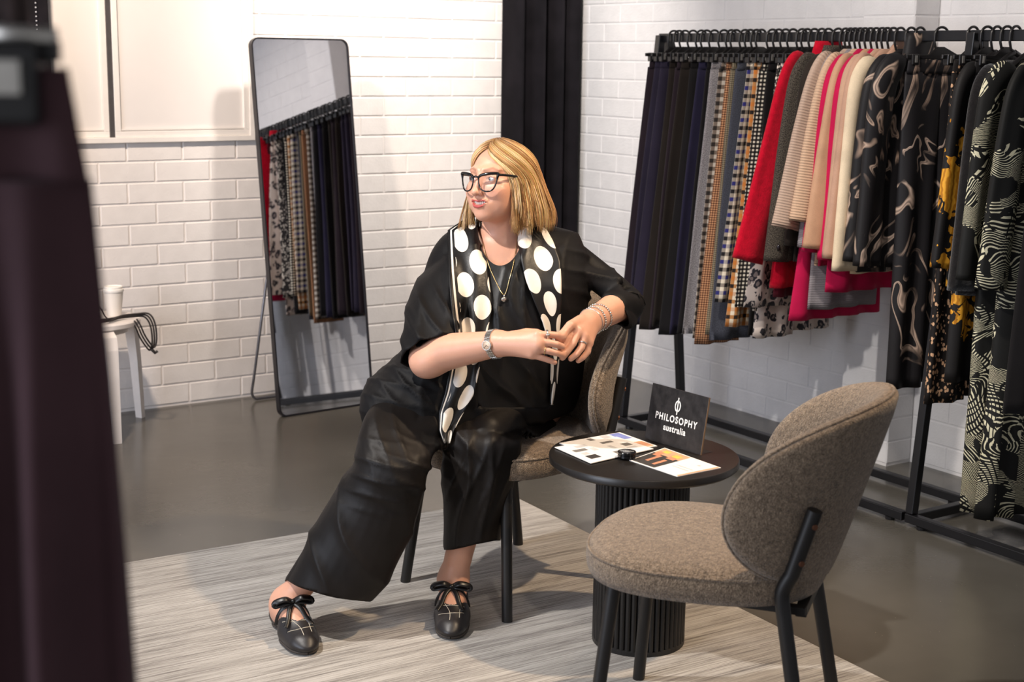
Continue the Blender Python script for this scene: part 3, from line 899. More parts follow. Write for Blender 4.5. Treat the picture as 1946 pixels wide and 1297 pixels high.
def jacket(name, label, group, y, zh, zs, mat, wsh=0.185, wh=0.20, sl_out=0.05, sl_w=0.052, th=0.028, seed=0, rz=0.0, ztop=1.522, collar=None, hlabel=None, cat='jacket', cuff=None, sleeve_mat=None, tier=None):
    """zh hem height, zs sleeve end height, sl_out how far the sleeve swings out"""
    rnd = random.Random(seed*13+5)
    t = thing(name, label, cat, (3.75, y, 0), rz, group)
    ph = rnd.uniform(0, 6.28); kx = rnd.uniform(40, 60)
    rings = []; N = 30
    for i in range(N+1):
        v = i/N
        z = lerp(ztop, zh, v)
        dz = ztop - z
        if dz < 0.085: W = lerp(0.050, wsh-0.03, (dz/0.085)**0.85)
        else: W = lerp(wsh-0.03, wh, (dz-0.085)/max(0.01, ztop-zh-0.085))
        tt = 0.016 + (th-0.016)*smooth01(dz/0.2)
        A = 0.002 + 0.010*smooth01((dz-0.1)/0.5)
        if tier and z < tier: W *= 1.0 + 0.10*smooth01((tier-z)/0.05); A *= 1.5; kk = kx*1.5
        else: kk = kx
        rings.append(ring_flat(W, tt, 0, 0.004*math.sin(4*v+ph), z, 40, A, kk, ph + v))
    last = rings[-1]
    rings.append([Vector((p.x*0.95, p.y*0.7, p.z+0.002)) for p in last])
    cloth_tube('body', rings, mat, t)
    for s in (-1, 1):
        if zs is None: break
        rings = []; ph2 = rnd.uniform(0, 6.28)
        ze = zs + (0.0 if s < 0 else 0.02)
        cp_ = [Vector((s*(wsh-0.100), 0, ztop-0.030)), Vector((s*(wsh-0.045), 0, ztop-0.060)), Vector((s*(wsh-0.012), 0, ztop-0.125)), Vector((s*(wsh+sl_out*0.25), 0, lerp(ztop-0.1, ze, 0.35))),
               Vector((s*(wsh+sl_out*0.62), 0, lerp(ztop-0.1, ze, 0.68))), Vector((s*(wsh+sl_out), 0, ze))]
        P_ = catmull(cp_, 6)
        for i, c_ in enumerate(P_):
            v = i/(len(P_)-1)
            td = (P_[min(i+1, len(P_)-1)]-P_[max(i-1, 0)]).normalized(); nd_ = Vector((-td.z, 0, td.x))
            g_ = smooth01(min(1.0, 0.18 + i/7.0))
            ww = lerp(sl_w*0.92, sl_w*1.10, v)*g_*(1.0 + 0.05*math.sin(9*v+ph2)); tt = lerp(0.020, 0.024, v)*(0.45+0.55*g_)
            r_ = []
            for k in range(26):
                a_ = 2*math.pi*k/26; cc, ss = math.cos(a_), math.sin(a_)
                x_ = ww*math.copysign(abs(cc)**0.85, cc); y_ = tt*math.copysign(abs(ss)**0.85, ss) + 0.0045*math.sin(70*x_ + ph2 + 3*v)*g_
                r_.append(c_ + nd_*x_ + Vector((0, y_ - 0.010*g_ + 0.006*math.sin(5*v+ph2), 0)))
            rings.append(r_)
        last = rings[-1]; m_ = sum(last, Vector())/len(last)
        rings.append([p.lerp(m_, 0.12)+Vector((0, 0, 0.003)) for p in last])
        so = cloth_tube('sleeve', rings, sleeve_mat or mat, t)
        if cuff:
            bt = MB(); c_ = rings[-4]; q = min(c_, key=lambda p: p.y + p.x*0.3)
            bt.sphere(q + Vector((-0.004, -0.003, 0)), 0.011, 10, (0.6, 0.6, 1)); bt.build('button', cuff, so, smooth=True)
    if collar:
        r = []
        for i in range(6):
            v = i/5
            r.append(ring_flat(lerp(0.075, 0.058, v), lerp(0.030, 0.020, v), 0, 0, lerp(ztop-0.045, ztop+collar, v), 28, 0.003, 60, ph))
        cloth_tube('collar', r, mat, t)
    if hlabel: hanger('coat', y, rz, hlabel)
    return t

G1 = 'trousers on the long clothes rack'; G2 = 'jackets and tops on the long clothes rack'; G3 = 'patterned clothes at the right rack'
def dk(n, r, g, b): return m_cloth(n, srgb(r, g, b), 0.85, 0.2, 10.0, 0.2, 600.0, 0.05, 0.15)
C_PLUM = dk('plum_black_crepe', 40, 31, 37); C_NAVY = dk('navy_plum_crepe', 42, 37, 52); C_BROWN = dk('brown_black_crepe', 35, 29, 25); C_BLACK = dk('black_crepe', 23, 21, 22); C_INDIGO = dk('dark_indigo_crepe', 35, 32, 53)
darks = [(4.496, C_PLUM, 'plum black wide trousers, the far left garment on the long rack'),
         (4.464, C_NAVY, 'dark navy plum trousers, second garment from the left on the long rack'),
         (4.429, C_NAVY, 'dark navy plum trousers, third garment from the left on the long rack'),
         (4.382, C_BROWN, 'brown black trousers, fourth garment from the left on the long rack'),
         (4.333, C_PLUM, 'plum black trousers, fifth garment from the left on the long rack'),
         (4.303, C_BROWN, 'brown black trousers, sixth garment from the left on the long rack'),
         (4.258, C_BLACK, 'plain black trousers, seventh garment from the left on the long rack'),
         (4.204, C_INDIGO, 'dark indigo trousers, eighth garment from the left on the long rack'),
         (4.163, C_BLACK, 'plain black trousers just left of the grey flecked ones')]
ordn = ['first', 'second', 'third', 'fourth', 'fifth', 'sixth', 'seventh', 'eighth', 'ninth']
for i, (y, m, lab) in enumerate(darks):
    trousers('wide_leg_trousers', lab, G1, y, 0.435+0.012*(i % 3), 0.112, 0.215-0.004*(i % 2), m, 0.017, seed=i+1, rz=math.radians((-6, -3, -5, -2, -4, -6, -2, -5, -3)[i]),
             hlabel='black clip hanger, %s from the left on the long rack' % ordn[i])
C_TWEED = m_tweed('grey_fleck_tweed', srgb(60, 58, 66), srgb(178, 172, 172))
C_BRCHK = m_check('brown_white_check', srgb(200, 190, 176), srgb(120, 106, 94), srgb(44, 38, 34), 0.030)
C_TANH = m_check('tan_houndstooth', srgb(206, 158, 118), srgb(150, 98, 66), srgb(70, 44, 34), 0.0088)
C_OLIVE = m_check('olive_fine_check', srgb(150, 138, 114), srgb(116, 104, 84), srgb(72, 64, 52), 0.0075)
C_GREY = m_tweed('charcoal_blue_wool', srgb(44, 46, 54), srgb(82, 84, 94))
C_NAVCHK = m_check('cream_navy_black_check', srgb(238, 226, 204), srgb(150, 140, 128), srgb(26, 24, 28), 0.0285, alt=srgb(44, 44, 110))
C_ORCHK = m_check('cream_orange_black_check', srgb(238, 222, 196), srgb(186, 130, 78), srgb(40, 30, 26), 0.0285, alt=srgb(196, 118, 52))
C_HOUND = m_check('black_white_houndstooth', srgb(240, 232, 212), srgb(60, 54, 50), srgb(16, 15, 16), 0.0145, duty=0.5)
C_ANIM = m_spots('small_animal_print', srgb(44, 40, 40), srgb(222, 212, 198), 95.0, 0.42)
C_LEO = m_leopard('grey_leopard_print', srgb(206, 192, 182), srgb(46, 44, 50), srgb(128, 116, 112), 27.0)
C_MAROON = dk('maroon_crepe', 84, 22, 34)
pat = [(4.137, 0.455, .112, .20, C_TWEED, 'grey flecked tweed trousers beside the black trousers', 0),
       (4.089, 0.45, .110, .20, C_BRCHK, 'brown and white checked trousers left of the tan houndstooth pair', 0),
       (4.061, 0.430, .112, .205, C_TANH, 'tan and rust houndstooth trousers, hem lowest of the checked pairs', 0),
       (4.027, 0.475, .112, .195, C_OLIVE, 'olive grey fine check trousers with a steel clip at the waist', 0),
       (4.002, 0.455, .110, .19, C_GREY, 'charcoal blue wool trousers behind the navy checked pair', 0),
       (3.944, 0.608, .112, .212, C_NAVCHK, 'cream trousers with navy and black checks', 0),
       (3.912, 0.520, .112, .190, C_ORCHK, 'cream trousers with orange and black checks', 0),
       (3.877, 0.600, .112, .192, C_HOUND, 'black and white houndstooth trousers', 0),
       (3.840, 0.500, .110, .160, C_BLACK, 'black trousers hidden between houndstooth and animal print pairs', 0),
       (3.795, 0.600, .112, .19, C_ANIM, 'small black and white animal print trousers', 0),
       (3.770, 0.500, .112, .185, C_LEO, 'grey leopard print trousers with the longer hem', 0),
       (3.735, 0.622, .112, .205, C_LEO, 'grey leopard print skirt flaring under the red coat', 1),
       (3.700, 0.66, .112, .17, C_MAROON, 'dark maroon trousers clipped just left of the red coat', 0)]
on2 = ['tenth', 'eleventh', 'twelfth', 'thirteenth', 'fourteenth', 'fifteenth', 'sixteenth', 'seventeenth', 'eighteenth', 'nineteenth', 'twentieth', 'twenty-first', 'twenty-second']
for i, (y, z0, wt, wb, m, lab, sk) in enumerate(pat):
    trousers('skirt' if sk else 'patterned_trousers', lab, G1, y, z0, wt, wb, m, 0.013, seed=30+i, rz=math.radians(-4+(i*37 % 5)), split=not sk, lean=0.055 if sk else 0.0, cat='skirt' if sk else 'trousers',
             hlabel='black clip hanger, %s from the left on the long rack' % on2[i])
def wool(n, r, g, b, **k): return m_cloth(n, srgb(r, g, b), 0.95, 0.22, 60.0, 0.9, 260.0, 0.08, 0.1)
C_RED = wool('red_boucle_wool', 186, 14, 40); C_CHAR = m_tweed('charcoal_speckle_wool', srgb(26, 24, 23), srgb(96, 88, 78), 300.0)
C_DKNIT = dk('dark_brown_knit', 44, 37, 32); C_TAUPER = m_rib('taupe_ribbed_knit', srgb(188, 162, 144)); C_BEIGER = m_rib('beige_ribbed_knit', srgb(206, 172, 144))
C_GREYK = m_rib('grey_ribbed_knit', srgb(140, 134, 138), 0.006, 0.4); C_MAG = m_cloth('magenta_jersey', srgb(184, 16, 70), 0.8); C_CAMEL = m_cloth('camel_jersey', srgb(190, 148, 118), 0.8)
C_TAUPE = m_cloth('taupe_jersey', srgb(186, 150, 126), 0.8); C_MOCHA = m_cloth('mocha_sweatshirt', srgb(184, 146, 124), 0.85); C_CREAM = m_cloth('cream_cotton_twill', srgb(222, 202, 172), 0.75)
C_MB1 = m_marble('black_cream_marble_print', 1.0); C_MB2 = m_marble('black_tan_marble_print', 2.3); C_MB3 = m_marble('marble_swirl_crepe', 7.7)
C_BUTTON = plain('dark_horn_button', srgb(34, 30, 34), 0.2)
def hl(n): return 'black coat hanger holding the %s' % n
jacket('coat', 'fuzzy bright red wool coat on the long rack', G2, 3.668, 0.70, 0.800, C_RED, 0.185, 0.215, 0.135, 0.062, 0.034, seed=1, ztop=1.518, collar=0.03, hlabel=hl('red coat'), cat='coat', rz=math.radians(-3))
jacket('jacket', 'charcoal speckled wool jacket with button cuff beside the red coat', G2, 3.622, 0.80, 0.800, C_CHAR, 0.185, 0.20, 0.045, 0.050, 0.028, seed=2, collar=0.012, cuff=C_BUTTON, hlabel=hl('charcoal jacket'), rz=math.radians(-3))
jacket('cardigan', 'thin dark brown knit cardigan behind the taupe ribbed top', G2, 3.588, 0.80, 0.86, C_DKNIT, 0.175, 0.185, 0.03, 0.042, 0.020, seed=3, hlabel=hl('dark brown cardigan'), cat='cardigan')
jacket('tunic', 'long magenta tunic hanging lowest between the ribbed knits', G2, 3.566, 0.600, None, C_MAG, 0.165, 0.22, 0.0, 0.05, 0.020, seed=4, hlabel=hl('long magenta tunic'), cat='tunic', ztop=1.50)
jacket('knit_top', 'taupe horizontally ribbed knit top with wide sleeve', G2, 3.545, 0.86, 0.925, C_TAUPER, 0.185, 0.20, 0.095, 0.058, 0.026, seed=5, hlabel=hl('taupe ribbed top'), cat='top')
jacket('cardigan', 'grey knit cardigan with drooping pointed hem', G2, 3.522, 0.64, 0.86, C_GREYK, 0.17, 0.165, 0.03, 0.044, 0.022, seed=6, hlabel=hl('grey cardigan'), cat='cardigan')
jacket('knit_top', 'beige ribbed knit top left of the magenta tops', G2, 3.500, 0.80, 0.95, C_BEIGER, 0.185, 0.19, 0.065, 0.052, 0.024, seed=7, hlabel=hl('beige ribbed top'), cat='top')
jacket('jersey_top', 'magenta jersey top left of the camel top', G2, 3.476, 0.80, 0.85, C_MAG, 0.18, 0.19, 0.04, 0.044, 0.020, seed=8, hlabel=hl('left magenta top'), cat='top')
jacket('jersey_top', 'camel jersey top with long straight sleeve', G2, 3.450, 0.86, 0.865, C_CAMEL, 0.185, 0.19, 0.055, 0.046, 0.022, seed=9, hlabel=hl('camel top'), cat='top')
jacket('jersey_top', 'magenta jersey top right of the camel top', G2, 3.424, 0.715, 0.83, C_MAG, 0.18, 0.185, 0.025, 0.040, 0.020, seed=10, hlabel=hl('right magenta top'), cat='top')
jacket('jersey_top', 'taupe jersey top left of the hooded top', G2, 3.402, 0.85, 0.845, C_TAUPE, 0.18, 0.185, 0.030, 0.042, 0.020, seed=11, hlabel=hl('taupe top'), cat='top')
hd = jacket('hooded_top', 'mocha hooded sweatshirt, hood pulled over its hanger', G2, 3.376, 0.80, 0.84, C_MOCHA, 0.185, 0.19, 0.035, 0.048, 0.026, seed=12, hlabel=hl('mocha hooded top'), cat='hoodie')
r = []
for i in range(9):
    v = i/8
    r.append(ring_flat(lerp(0.095, 0.012, v**1.3), lerp(0.034, 0.010, v), 0.045*v, -0.010, lerp(1.455, 1.562, v), 28, 0.005, 55, 1+v*2))
cloth_tube('hood', r, C_MOCHA, hd)
jacket('jacket', 'cream cotton jacket with wide straight sleeve', G2, 3.345, 0.79, 0.805, C_CREAM, 0.185, 0.175, 0.020, 0.062, 0.026, seed=13, ztop=1.50, hlabel=hl('cream jacket'))
jacket('blouse', 'black blouse with cream marble print beside the cream jacket', G2, 3.300, 0.80, 0.84, C_MB1, 0.18, 0.185, 0.03, 0.044, 0.022, seed=14, hlabel=hl('left marble blouse'), cat='blouse')
jacket('blouse', 'black blouse with tan marble swirls left of the marble trousers', G2, 3.262, 0.82, 0.83, C_MB2, 0.175, 0.18, 0.025, 0.050, 0.024, seed=15, hlabel=hl('right marble blouse'), cat='blouse', collar=0.05)
trousers('patterned_trousers', 'black trousers with large cream marble swirls, hem near the steel leg', G3, 3.175, 0.425, 0.125, 0.135, C_MB3, 0.020, seed=61, rz=math.radians(-12), hlabel='black clip hanger holding the marble print trousers')
trousers('tunic', 'plain black tunic right of the marble print trousers', G3, 3.052, 0.83, 0.075, 0.085, C_BLACK, 0.018, seed=62, rz=math.radians(-3), split=False, hlabel='black clip hanger holding the black tunic', cat='tunic')
C_BLEO = m_spots('black_tan_spot_print', srgb(26, 22, 21), srgb(206, 164, 128), 72.0, 0.36)
trousers('patterned_trousers', 'black trousers with tan spots below the yellow floral jacket', G3, 2.998, 0.415, 0.130, 0.165, C_BLEO, 0.022, seed=63, rz=math.radians(-8), hlabel='black clip hanger holding the tan spotted trousers')
C_FLOR = m_floral('black_yellow_floral_print')
trousers('patterned_trousers', 'black trousers with yellow flowers behind the leaf print dress', G3, 2.925, 0.50, 0.125, 0.165, C_FLOR, 0.020, seed=64, rz=math.radians(-6), hlabel='black clip hanger holding the yellow floral trousers')
jacket('jacket', 'black jacket with large yellow flowers', G3, 2.962, 0.80, 0.86, C_FLOR, 0.155, 0.165, 0.035, 0.050, 0.028, seed=21, ztop=1.495, hlabel=hl('yellow floral jacket'))
C_FUR = m_cloth('black_fluffy_knit', srgb(23, 21, 22), 0.95, 0.4, 60.0, 1.0, 160.0, 0.4, 0.1)
jacket('cardigan', 'fluffy black cardigan between the floral jacket and leaf print dress', G3, 2.893, 0.78, 0.80, C_FUR, 0.16, 0.17, 0.03, 0.048, 0.030, seed=22, ztop=1.49, hlabel=hl('fluffy black cardigan'), cat='cardigan')
C_LEAF = m_leaf('black_cream_leaf_print'); C_LEAF2 = m_leaf('black_cream_leaf_print_tiered', 3.3)
jacket('dress', 'long black and cream leaf print dress with gathered tier, the left one', G3, 2.838, 0.105, 0.84, C_LEAF, 0.165, 0.145, 0.04, 0.062, 0.036, seed=23, ztop=1.49, hlabel=hl('left leaf print dress'), cat='dress', tier=0.47)
jacket('dress', 'long black and cream leaf print dress at the right edge of the picture', G3, 2.765, 0.10, 0.82, C_LEAF2, 0.165, 0.155, 0.03, 0.060, 0.036, seed=24, ztop=1.49, hlabel=hl('right leaf print dress'), cat='dress', tier=0.47)
trousers('wide_leg_trousers', 'black trousers at the right edge beyond the leaf print dresses', G3, 2.69, 0.45, 0.125, 0.17, C_BLACK, 0.020, seed=65, hlabel='black clip hanger beyond the leaf print dresses')

# trousers hanging close to the camera on the left, from an added ceiling-hung rail
def front_trousers():
    C_FG = dk('aubergine_crepe', 80, 57, 61)
    d = 0.92
    base = at(-185, 125, d)                  # middle of the waist edge
    rz = -CAM_YAW
    t = thing('wide_leg_trousers', 'blurred dark aubergine trousers hanging close to the camera on the left', 'trousers', (base.x, base.y, 0), rz)
    top = base.z
    W = 0.112
    band = 0.072
    r = []
    for i in range(9):
        v = i/8; z = top - band*v
        r.append(ring_flat(lerp(W-0.006, W+0.004, v), 0.014, 0.0, 0, z, 60, 0.004, 95.0, 1.0))
    cloth_tube('waistband', r, C_FG, t)
    for s in (-1, 1):
        rings = []
        for i in range(31):
            v = i/30; z = lerp(top-band+0.001, top-1.0, v)
            WW = lerp(W+0.004, 0.160, v**0.9); w_ = WW*0.56; cx = s*(WW-w_)
            rings.append(ring_flat(w_, lerp(0.018, 0.045, smooth01(v*2.5)), cx, 0.0, z, 90, 0.003+0.013*smooth01(v*4), 118.0, 0.6+s*0.6+v*0.5))
        cloth_tube('trouser_leg', rings, C_FG, t)
    # hanger with two steel clips
    h = thing('trouser_hanger', 'blurred black clip hanger with shiny clips near the camera', 'hanger', (base.x, base.y, 0), rz)
    MB().box((0, 0, top+0.010), (0.20, 0.010, 0.014), ch=0.002).build('bar', M_HANG, h)
    for s in (-1, 1):
        c_ = MB().box((s*0.072, -0.004, top-0.010), (0.036, 0.034, 0.052), ch=0.004).build('clip', M_HANG, h)
        MB().box((s*0.072, -0.0225, top-0.006), (0.020, 0.004, 0.022), ch=0.001).build('clip_spring', M_CLIP, c_)
        MB().tube([(s*0.072-0.022, 0, top+0.021), (s*0.072+0.026, 0, top+0.019)], 0.006, 10).build('clip_bar', M_CLIP, c_, smooth=True)
    hk = MB()
    zr = top+0.115
    pts = [(0.022*math.cos(math.radians(-30+210*k/12)), 0, zr+0.022*math.sin(math.radians(-30+210*k/12))) for k in range(13)] + [(-0.02, 0, zr-0.03), (0.0, 0, zr-0.05), (0, 0, top+0.014)]
    hk.tube(pts, 0.003, 8); hk.build('hook', M_CLIP, h, smooth=True)
    fdir = Vector((math.sin(CAM_YAW), math.cos(CAM_YAW), 0))
    a = Vector((base.x, base.y, zr)) - fdir*0.5; b = Vector((base.x, base.y, zr)) + fdir*0.25
    rl = thing('added_rail', 'added black rail hung from the ceiling above the blurred trousers', 'rail', (a.x, a.y, zr))  # unseen rail, added to hold the trousers up
    MB().tube([(0, 0, 0), b-a], 0.016, 16).build('rail_tube', M_BLACKMETAL, rl, smooth=True)
    for q in (0.05, 0.95):
        p = (b-a)*q
        MB().tube([p + Vector((0, 0, 0.012)), p + Vector((0, 0, CEIL-zr))], 0.006, 10).build('drop_rod', M_BLACKMETAL, rl, smooth=True)
front_trousers()
# ------------------------------------------------------------------ the seated woman
# signed distance modelling with a sparse surface net
def np3(v): return np.array(tuple(v), dtype=np.float32)
def sd_cone(p, a, b, r1, r2):
    a = np3(a); b = np3(b); ba = b-a; L2 = float(ba@ba)
    pa = p-a
    t = np.clip((pa@ba)/L2, 0, 1)
    q = pa - t[:, None]*ba
    return np.sqrt((q*q).sum(1)) - (r1 + (r2-r1)*t)
def sd_ell(p, c, r, R=None):
    q = p-np3(c)
    if R is not None: q = q@R
    r = np.array(r, dtype=np.float32)
    k0 = np.sqrt(((q/r)**2).sum(1)); k1 = np.sqrt(((q/(r*r))**2).sum(1)) + 1e-9
    return k0*(k0-1)/k1
def smin(a, b, k):
    h = np.maximum(k-np.abs(a-b), 0)/k
    return np.minimum(a, b) - h*h*k*0.25
def smax(a, b, k): return -smin(-a, -b, k)

def surface_net(fn, lo, hi, h, B=8, margin=1.5):
    """mesh the zero set of fn inside the box lo..hi with cell size h; only blocks near the surface are sampled"""
    lo = np.array(lo, dtype=np.float64); hi = np.array(hi, dtype=np.float64)
    nb = np.ceil((hi-lo)/(h*B)).astype(int)
    bi = np.stack(np.meshgrid(*[np.arange(n) for n in nb], indexing='ij'), -1).reshape(-1, 3)
    cen = (lo + (bi+0.5)*B*h).astype(np.float32)
    d = np.concatenate([fn(cen[i:i+200000]) for i in range(0, len(cen), 200000)])
    keep = bi[np.abs(d) < B*h*0.87*margin]
    g = np.arange(B+1)
    loc = np.stack(np.meshgrid(g, g, g, indexing='ij'), -1).reshape(-1, 3)
    N = nb*B + 2
    def key(c): return (c[..., 0]*N[1] + c[..., 1])*N[2] + c[..., 2]
    CH = 400
    ck, cv = [], []; ek = []
    offs = np.array([[i, j, k] for i in (0, 1) for j in (0, 1) for k in (0, 1)])
    edges = [(a, b) for a in range(8) for b in range(a+1, 8) if np.abs(offs[a]-offs[b]).sum() == 1]
    for s in range(0, len(keep), CH):
        kb = keep[s:s+CH]
        idx = kb[:, None, :]*B + loc[None]
        pts = (lo + idx*h).astype(np.float32)
        val = fn(pts.reshape(-1, 3)).reshape(len(kb), B+1, B+1, B+1)
        neg = val < 0
        cnt = sum(neg[:, o[0]:B+o[0], o[1]:B+o[1], o[2]:B+o[2]].astype(np.int8) for o in offs)
        act = np.argwhere((cnt > 0) & (cnt < 8))
        if len(act) == 0: continue
        base = kb[act[:, 0]]*B + act[:, 1:]
        cor = np.stack([val[act[:, 0], act[:, 1]+o[0], act[:, 2]+o[1], act[:, 3]+o[2]] for o in offs], 1)
        acc = np.zeros((len(act), 3)); n = np.zeros(len(act))
        for a, b in edges:
            va, vb = cor[:, a], cor[:, b]
            m = (va < 0) != (vb < 0)
            t = np.where(m, va/np.where(m, va-vb, 1), 0)
            acc += np.where(m[:, None], offs[a] + (offs[b]-offs[a])*t[:, None], 0); n += m
        cv.append(lo + (base + acc/n[:, None])*h); ck.append(key(base))
        for ax in range(3):
            e = [0, 0, 0]; e[ax] = 1
            A = neg[:, :B, :B, :B]; Bq = neg[:, e[0]:B+e[0], e[1]:B+e[1], e[2]:B+e[2]]
            c = np.argwhere(A != Bq)
            if len(c) == 0: continue
            ek.append((ax, kb[c[:, 0]]*B + c[:, 1:], A[tuple(c.T)]))
    ck = np.concatenate(ck); cv = np.concatenate(cv)
    order = np.argsort(ck); ck = ck[order]; cv = cv[order]
    quads = []
    for ax, p, inside in ek:
        e1 = np.zeros(3, int); e2 = np.zeros(3, int); e1[(ax+1) % 3] = 1; e2[(ax+2) % 3] = 1
        ids = []; ok = np.ones(len(p), bool)
        for c in (p, p-e1, p-e1-e2, p-e2):
            k = key(c); i = np.clip(np.searchsorted(ck, k), 0, len(ck)-1)
            ok &= (ck[i] == k) & (c.min(1) >= 0); ids.append(i)
        q = np.stack(ids, 1)
        q = np.where(inside[:, None], q, q[:, ::-1])
        quads.append(q[ok])
    return cv, np.concatenate(quads)
def np_mesh(name, v, q, mat, parent=None, smooth=True):
    me = bpy.data.meshes.new(name)
    me.vertices.add(len(v)); me.vertices.foreach_set('co', np.asarray(v, dtype=np.float32).ravel())
    n = q.shape[1]
    me.loops.add(len(q)*n); me.loops.foreach_set('vertex_index', q.astype(np.int32).ravel())
    me.polygons.add(len(q)); me.polygons.foreach_set('loop_start', np.arange(0, len(q)*n, n, dtype=np.int32))
    me.polygons.foreach_set('use_smooth', np.ones(len(q), dtype=bool))
    me.update(calc_edges=True); me.validate()
    if mat is not None: me.materials.append(mat)
    return link(name, me, parent)

# ---- materials
def mat_skin():
    t = NT('skin'); o = t.obj()
    a = t.n('ShaderNodeVertexColor'); a.layer_name = 'tone'
    n = t.noise(o, 60.0, 3.0); n2 = t.noise(o, 900.0, 2.0)
    c = t.mix(t.math('MULTIPLY', n, 0.35), a.outputs[0], srgb(206, 142, 116))
    t.color(c); t.set(0.42, spec=0.4)
    t.b.inputs['Subsurface Weight'].default_value = 0.12; t.b.inputs['Subsurface Radius'].default_value = (0.012, 0.005, 0.003); t.b.inputs['Subsurface Scale'].default_value = 0.6
    t.bump(t.math('ADD', t.math('MULTIPLY', n2, 0.5), t.noise(o, 260.0, 3.0)), 0.10, 0.002)
    return t.m
def mat_black_cloth(name, c0, c1, rough, bscale, spec=0.4, sheen=0.0):
    t = NT(name); o = t.obj()
    t.color(t.ramp(t.noise(o, 8.0, 2.0), [(0.3, c0), (0.7, c1)])); t.set(rough, spec=spec, sheen=sheen)
    w = t.noise(t.mapping(o, (1, 1, 0.35)), bscale, 3.0, 0.6)
    t.bump(t.math('ADD', t.math('MULTIPLY', w, 1.0), t.math('MULTIPLY', t.noise(o, 900.0, 1.0), 0.05)), 0.14, 0.006)
    return t.m
M_SKIN = mat_skin()
M_TOP = mat_black_cloth('black_viscose_jacket', srgb(10, 9, 10), srgb(17, 15, 16), 0.62, 34.0, 0.2)
M_INNER = mat_black_cloth('black_satin_top', srgb(8, 7, 7), srgb(13, 11, 11), 0.42, 22.0, 0.3)
M_TROU = mat_black_cloth('black_satin_trousers', srgb(19, 16, 15), srgb(27, 23, 21), 0.5, 26.0, 0.22)

person = thing('person', 'woman in black top, wide trousers and polka dot scarf seated with hands joined', 'person', (2.10, 3.24, RUG_Z))
P0 = Vector(person.location)
def under(o, parent=None):
    """parent an object made in world coordinates"""
    o.parent = parent or person
    o.matrix_parent_inverse = Matrix.Translation(-P0) if parent is None else Matrix.Identity(4)
    return o

# ---- joints (world), found from the pose in the photograph
J = dict(
    shR=at(862, 486, 3.95), elR=at(806, 676, 3.745), wrR=at(948, 653, 3.625),
    shL=at(1075, 478, 3.99), elL=at(1192, 572, 3.95), wrL=at(1122, 612, 3.735),
    neck=at(955, 445, 3.955), chest=at(955, 540, 3.97), belly=at(965, 680, 3.99), pelvis=at(985, 750, 4.08),
    hipR=at(915, 765, 4.03), hipL=at(1020, 768, 4.10), knR=at(750, 858, 3.70), knL=at(926, 822, 3.82),
    anR=at(545, 1150, 3.755), anL=at(861, 1103, 3.875))
HC = at(949, 341, 3.875)                      # head centre, between the eyes' height and the ears
th = math.radians(36)
CRh = Vector((CR.x, CR.y, 0)).normalized(); CFh = Vector((CF.x, CF.y, 0)).normalized()
hF = (-CRh*math.sin(th) - CFh*math.cos(th)).normalized()
hF = (hF + Vector((0, 0, 0.07))).normalized()
hU = (Vector((0, 0, 1)) - hF*hF.z).normalized(); 
hL = hU.cross(hF).normalized()
# slight roll of the head
_rl = math.radians(-2.5); hU, hL = (hU*math.cos(_rl) + hL*math.sin(_rl)), (hL*math.cos(_rl) - hU*math.sin(_rl))
HS = 0.965
HM = np.array([tuple(hL), tuple(hF), tuple(hU)], dtype=np.float32).T
def hw(x, y, z): return HC + (hL*x + hF*y + hU*z)*HS
def to_head(p): return ((p-np3(HC))@HM)/HS

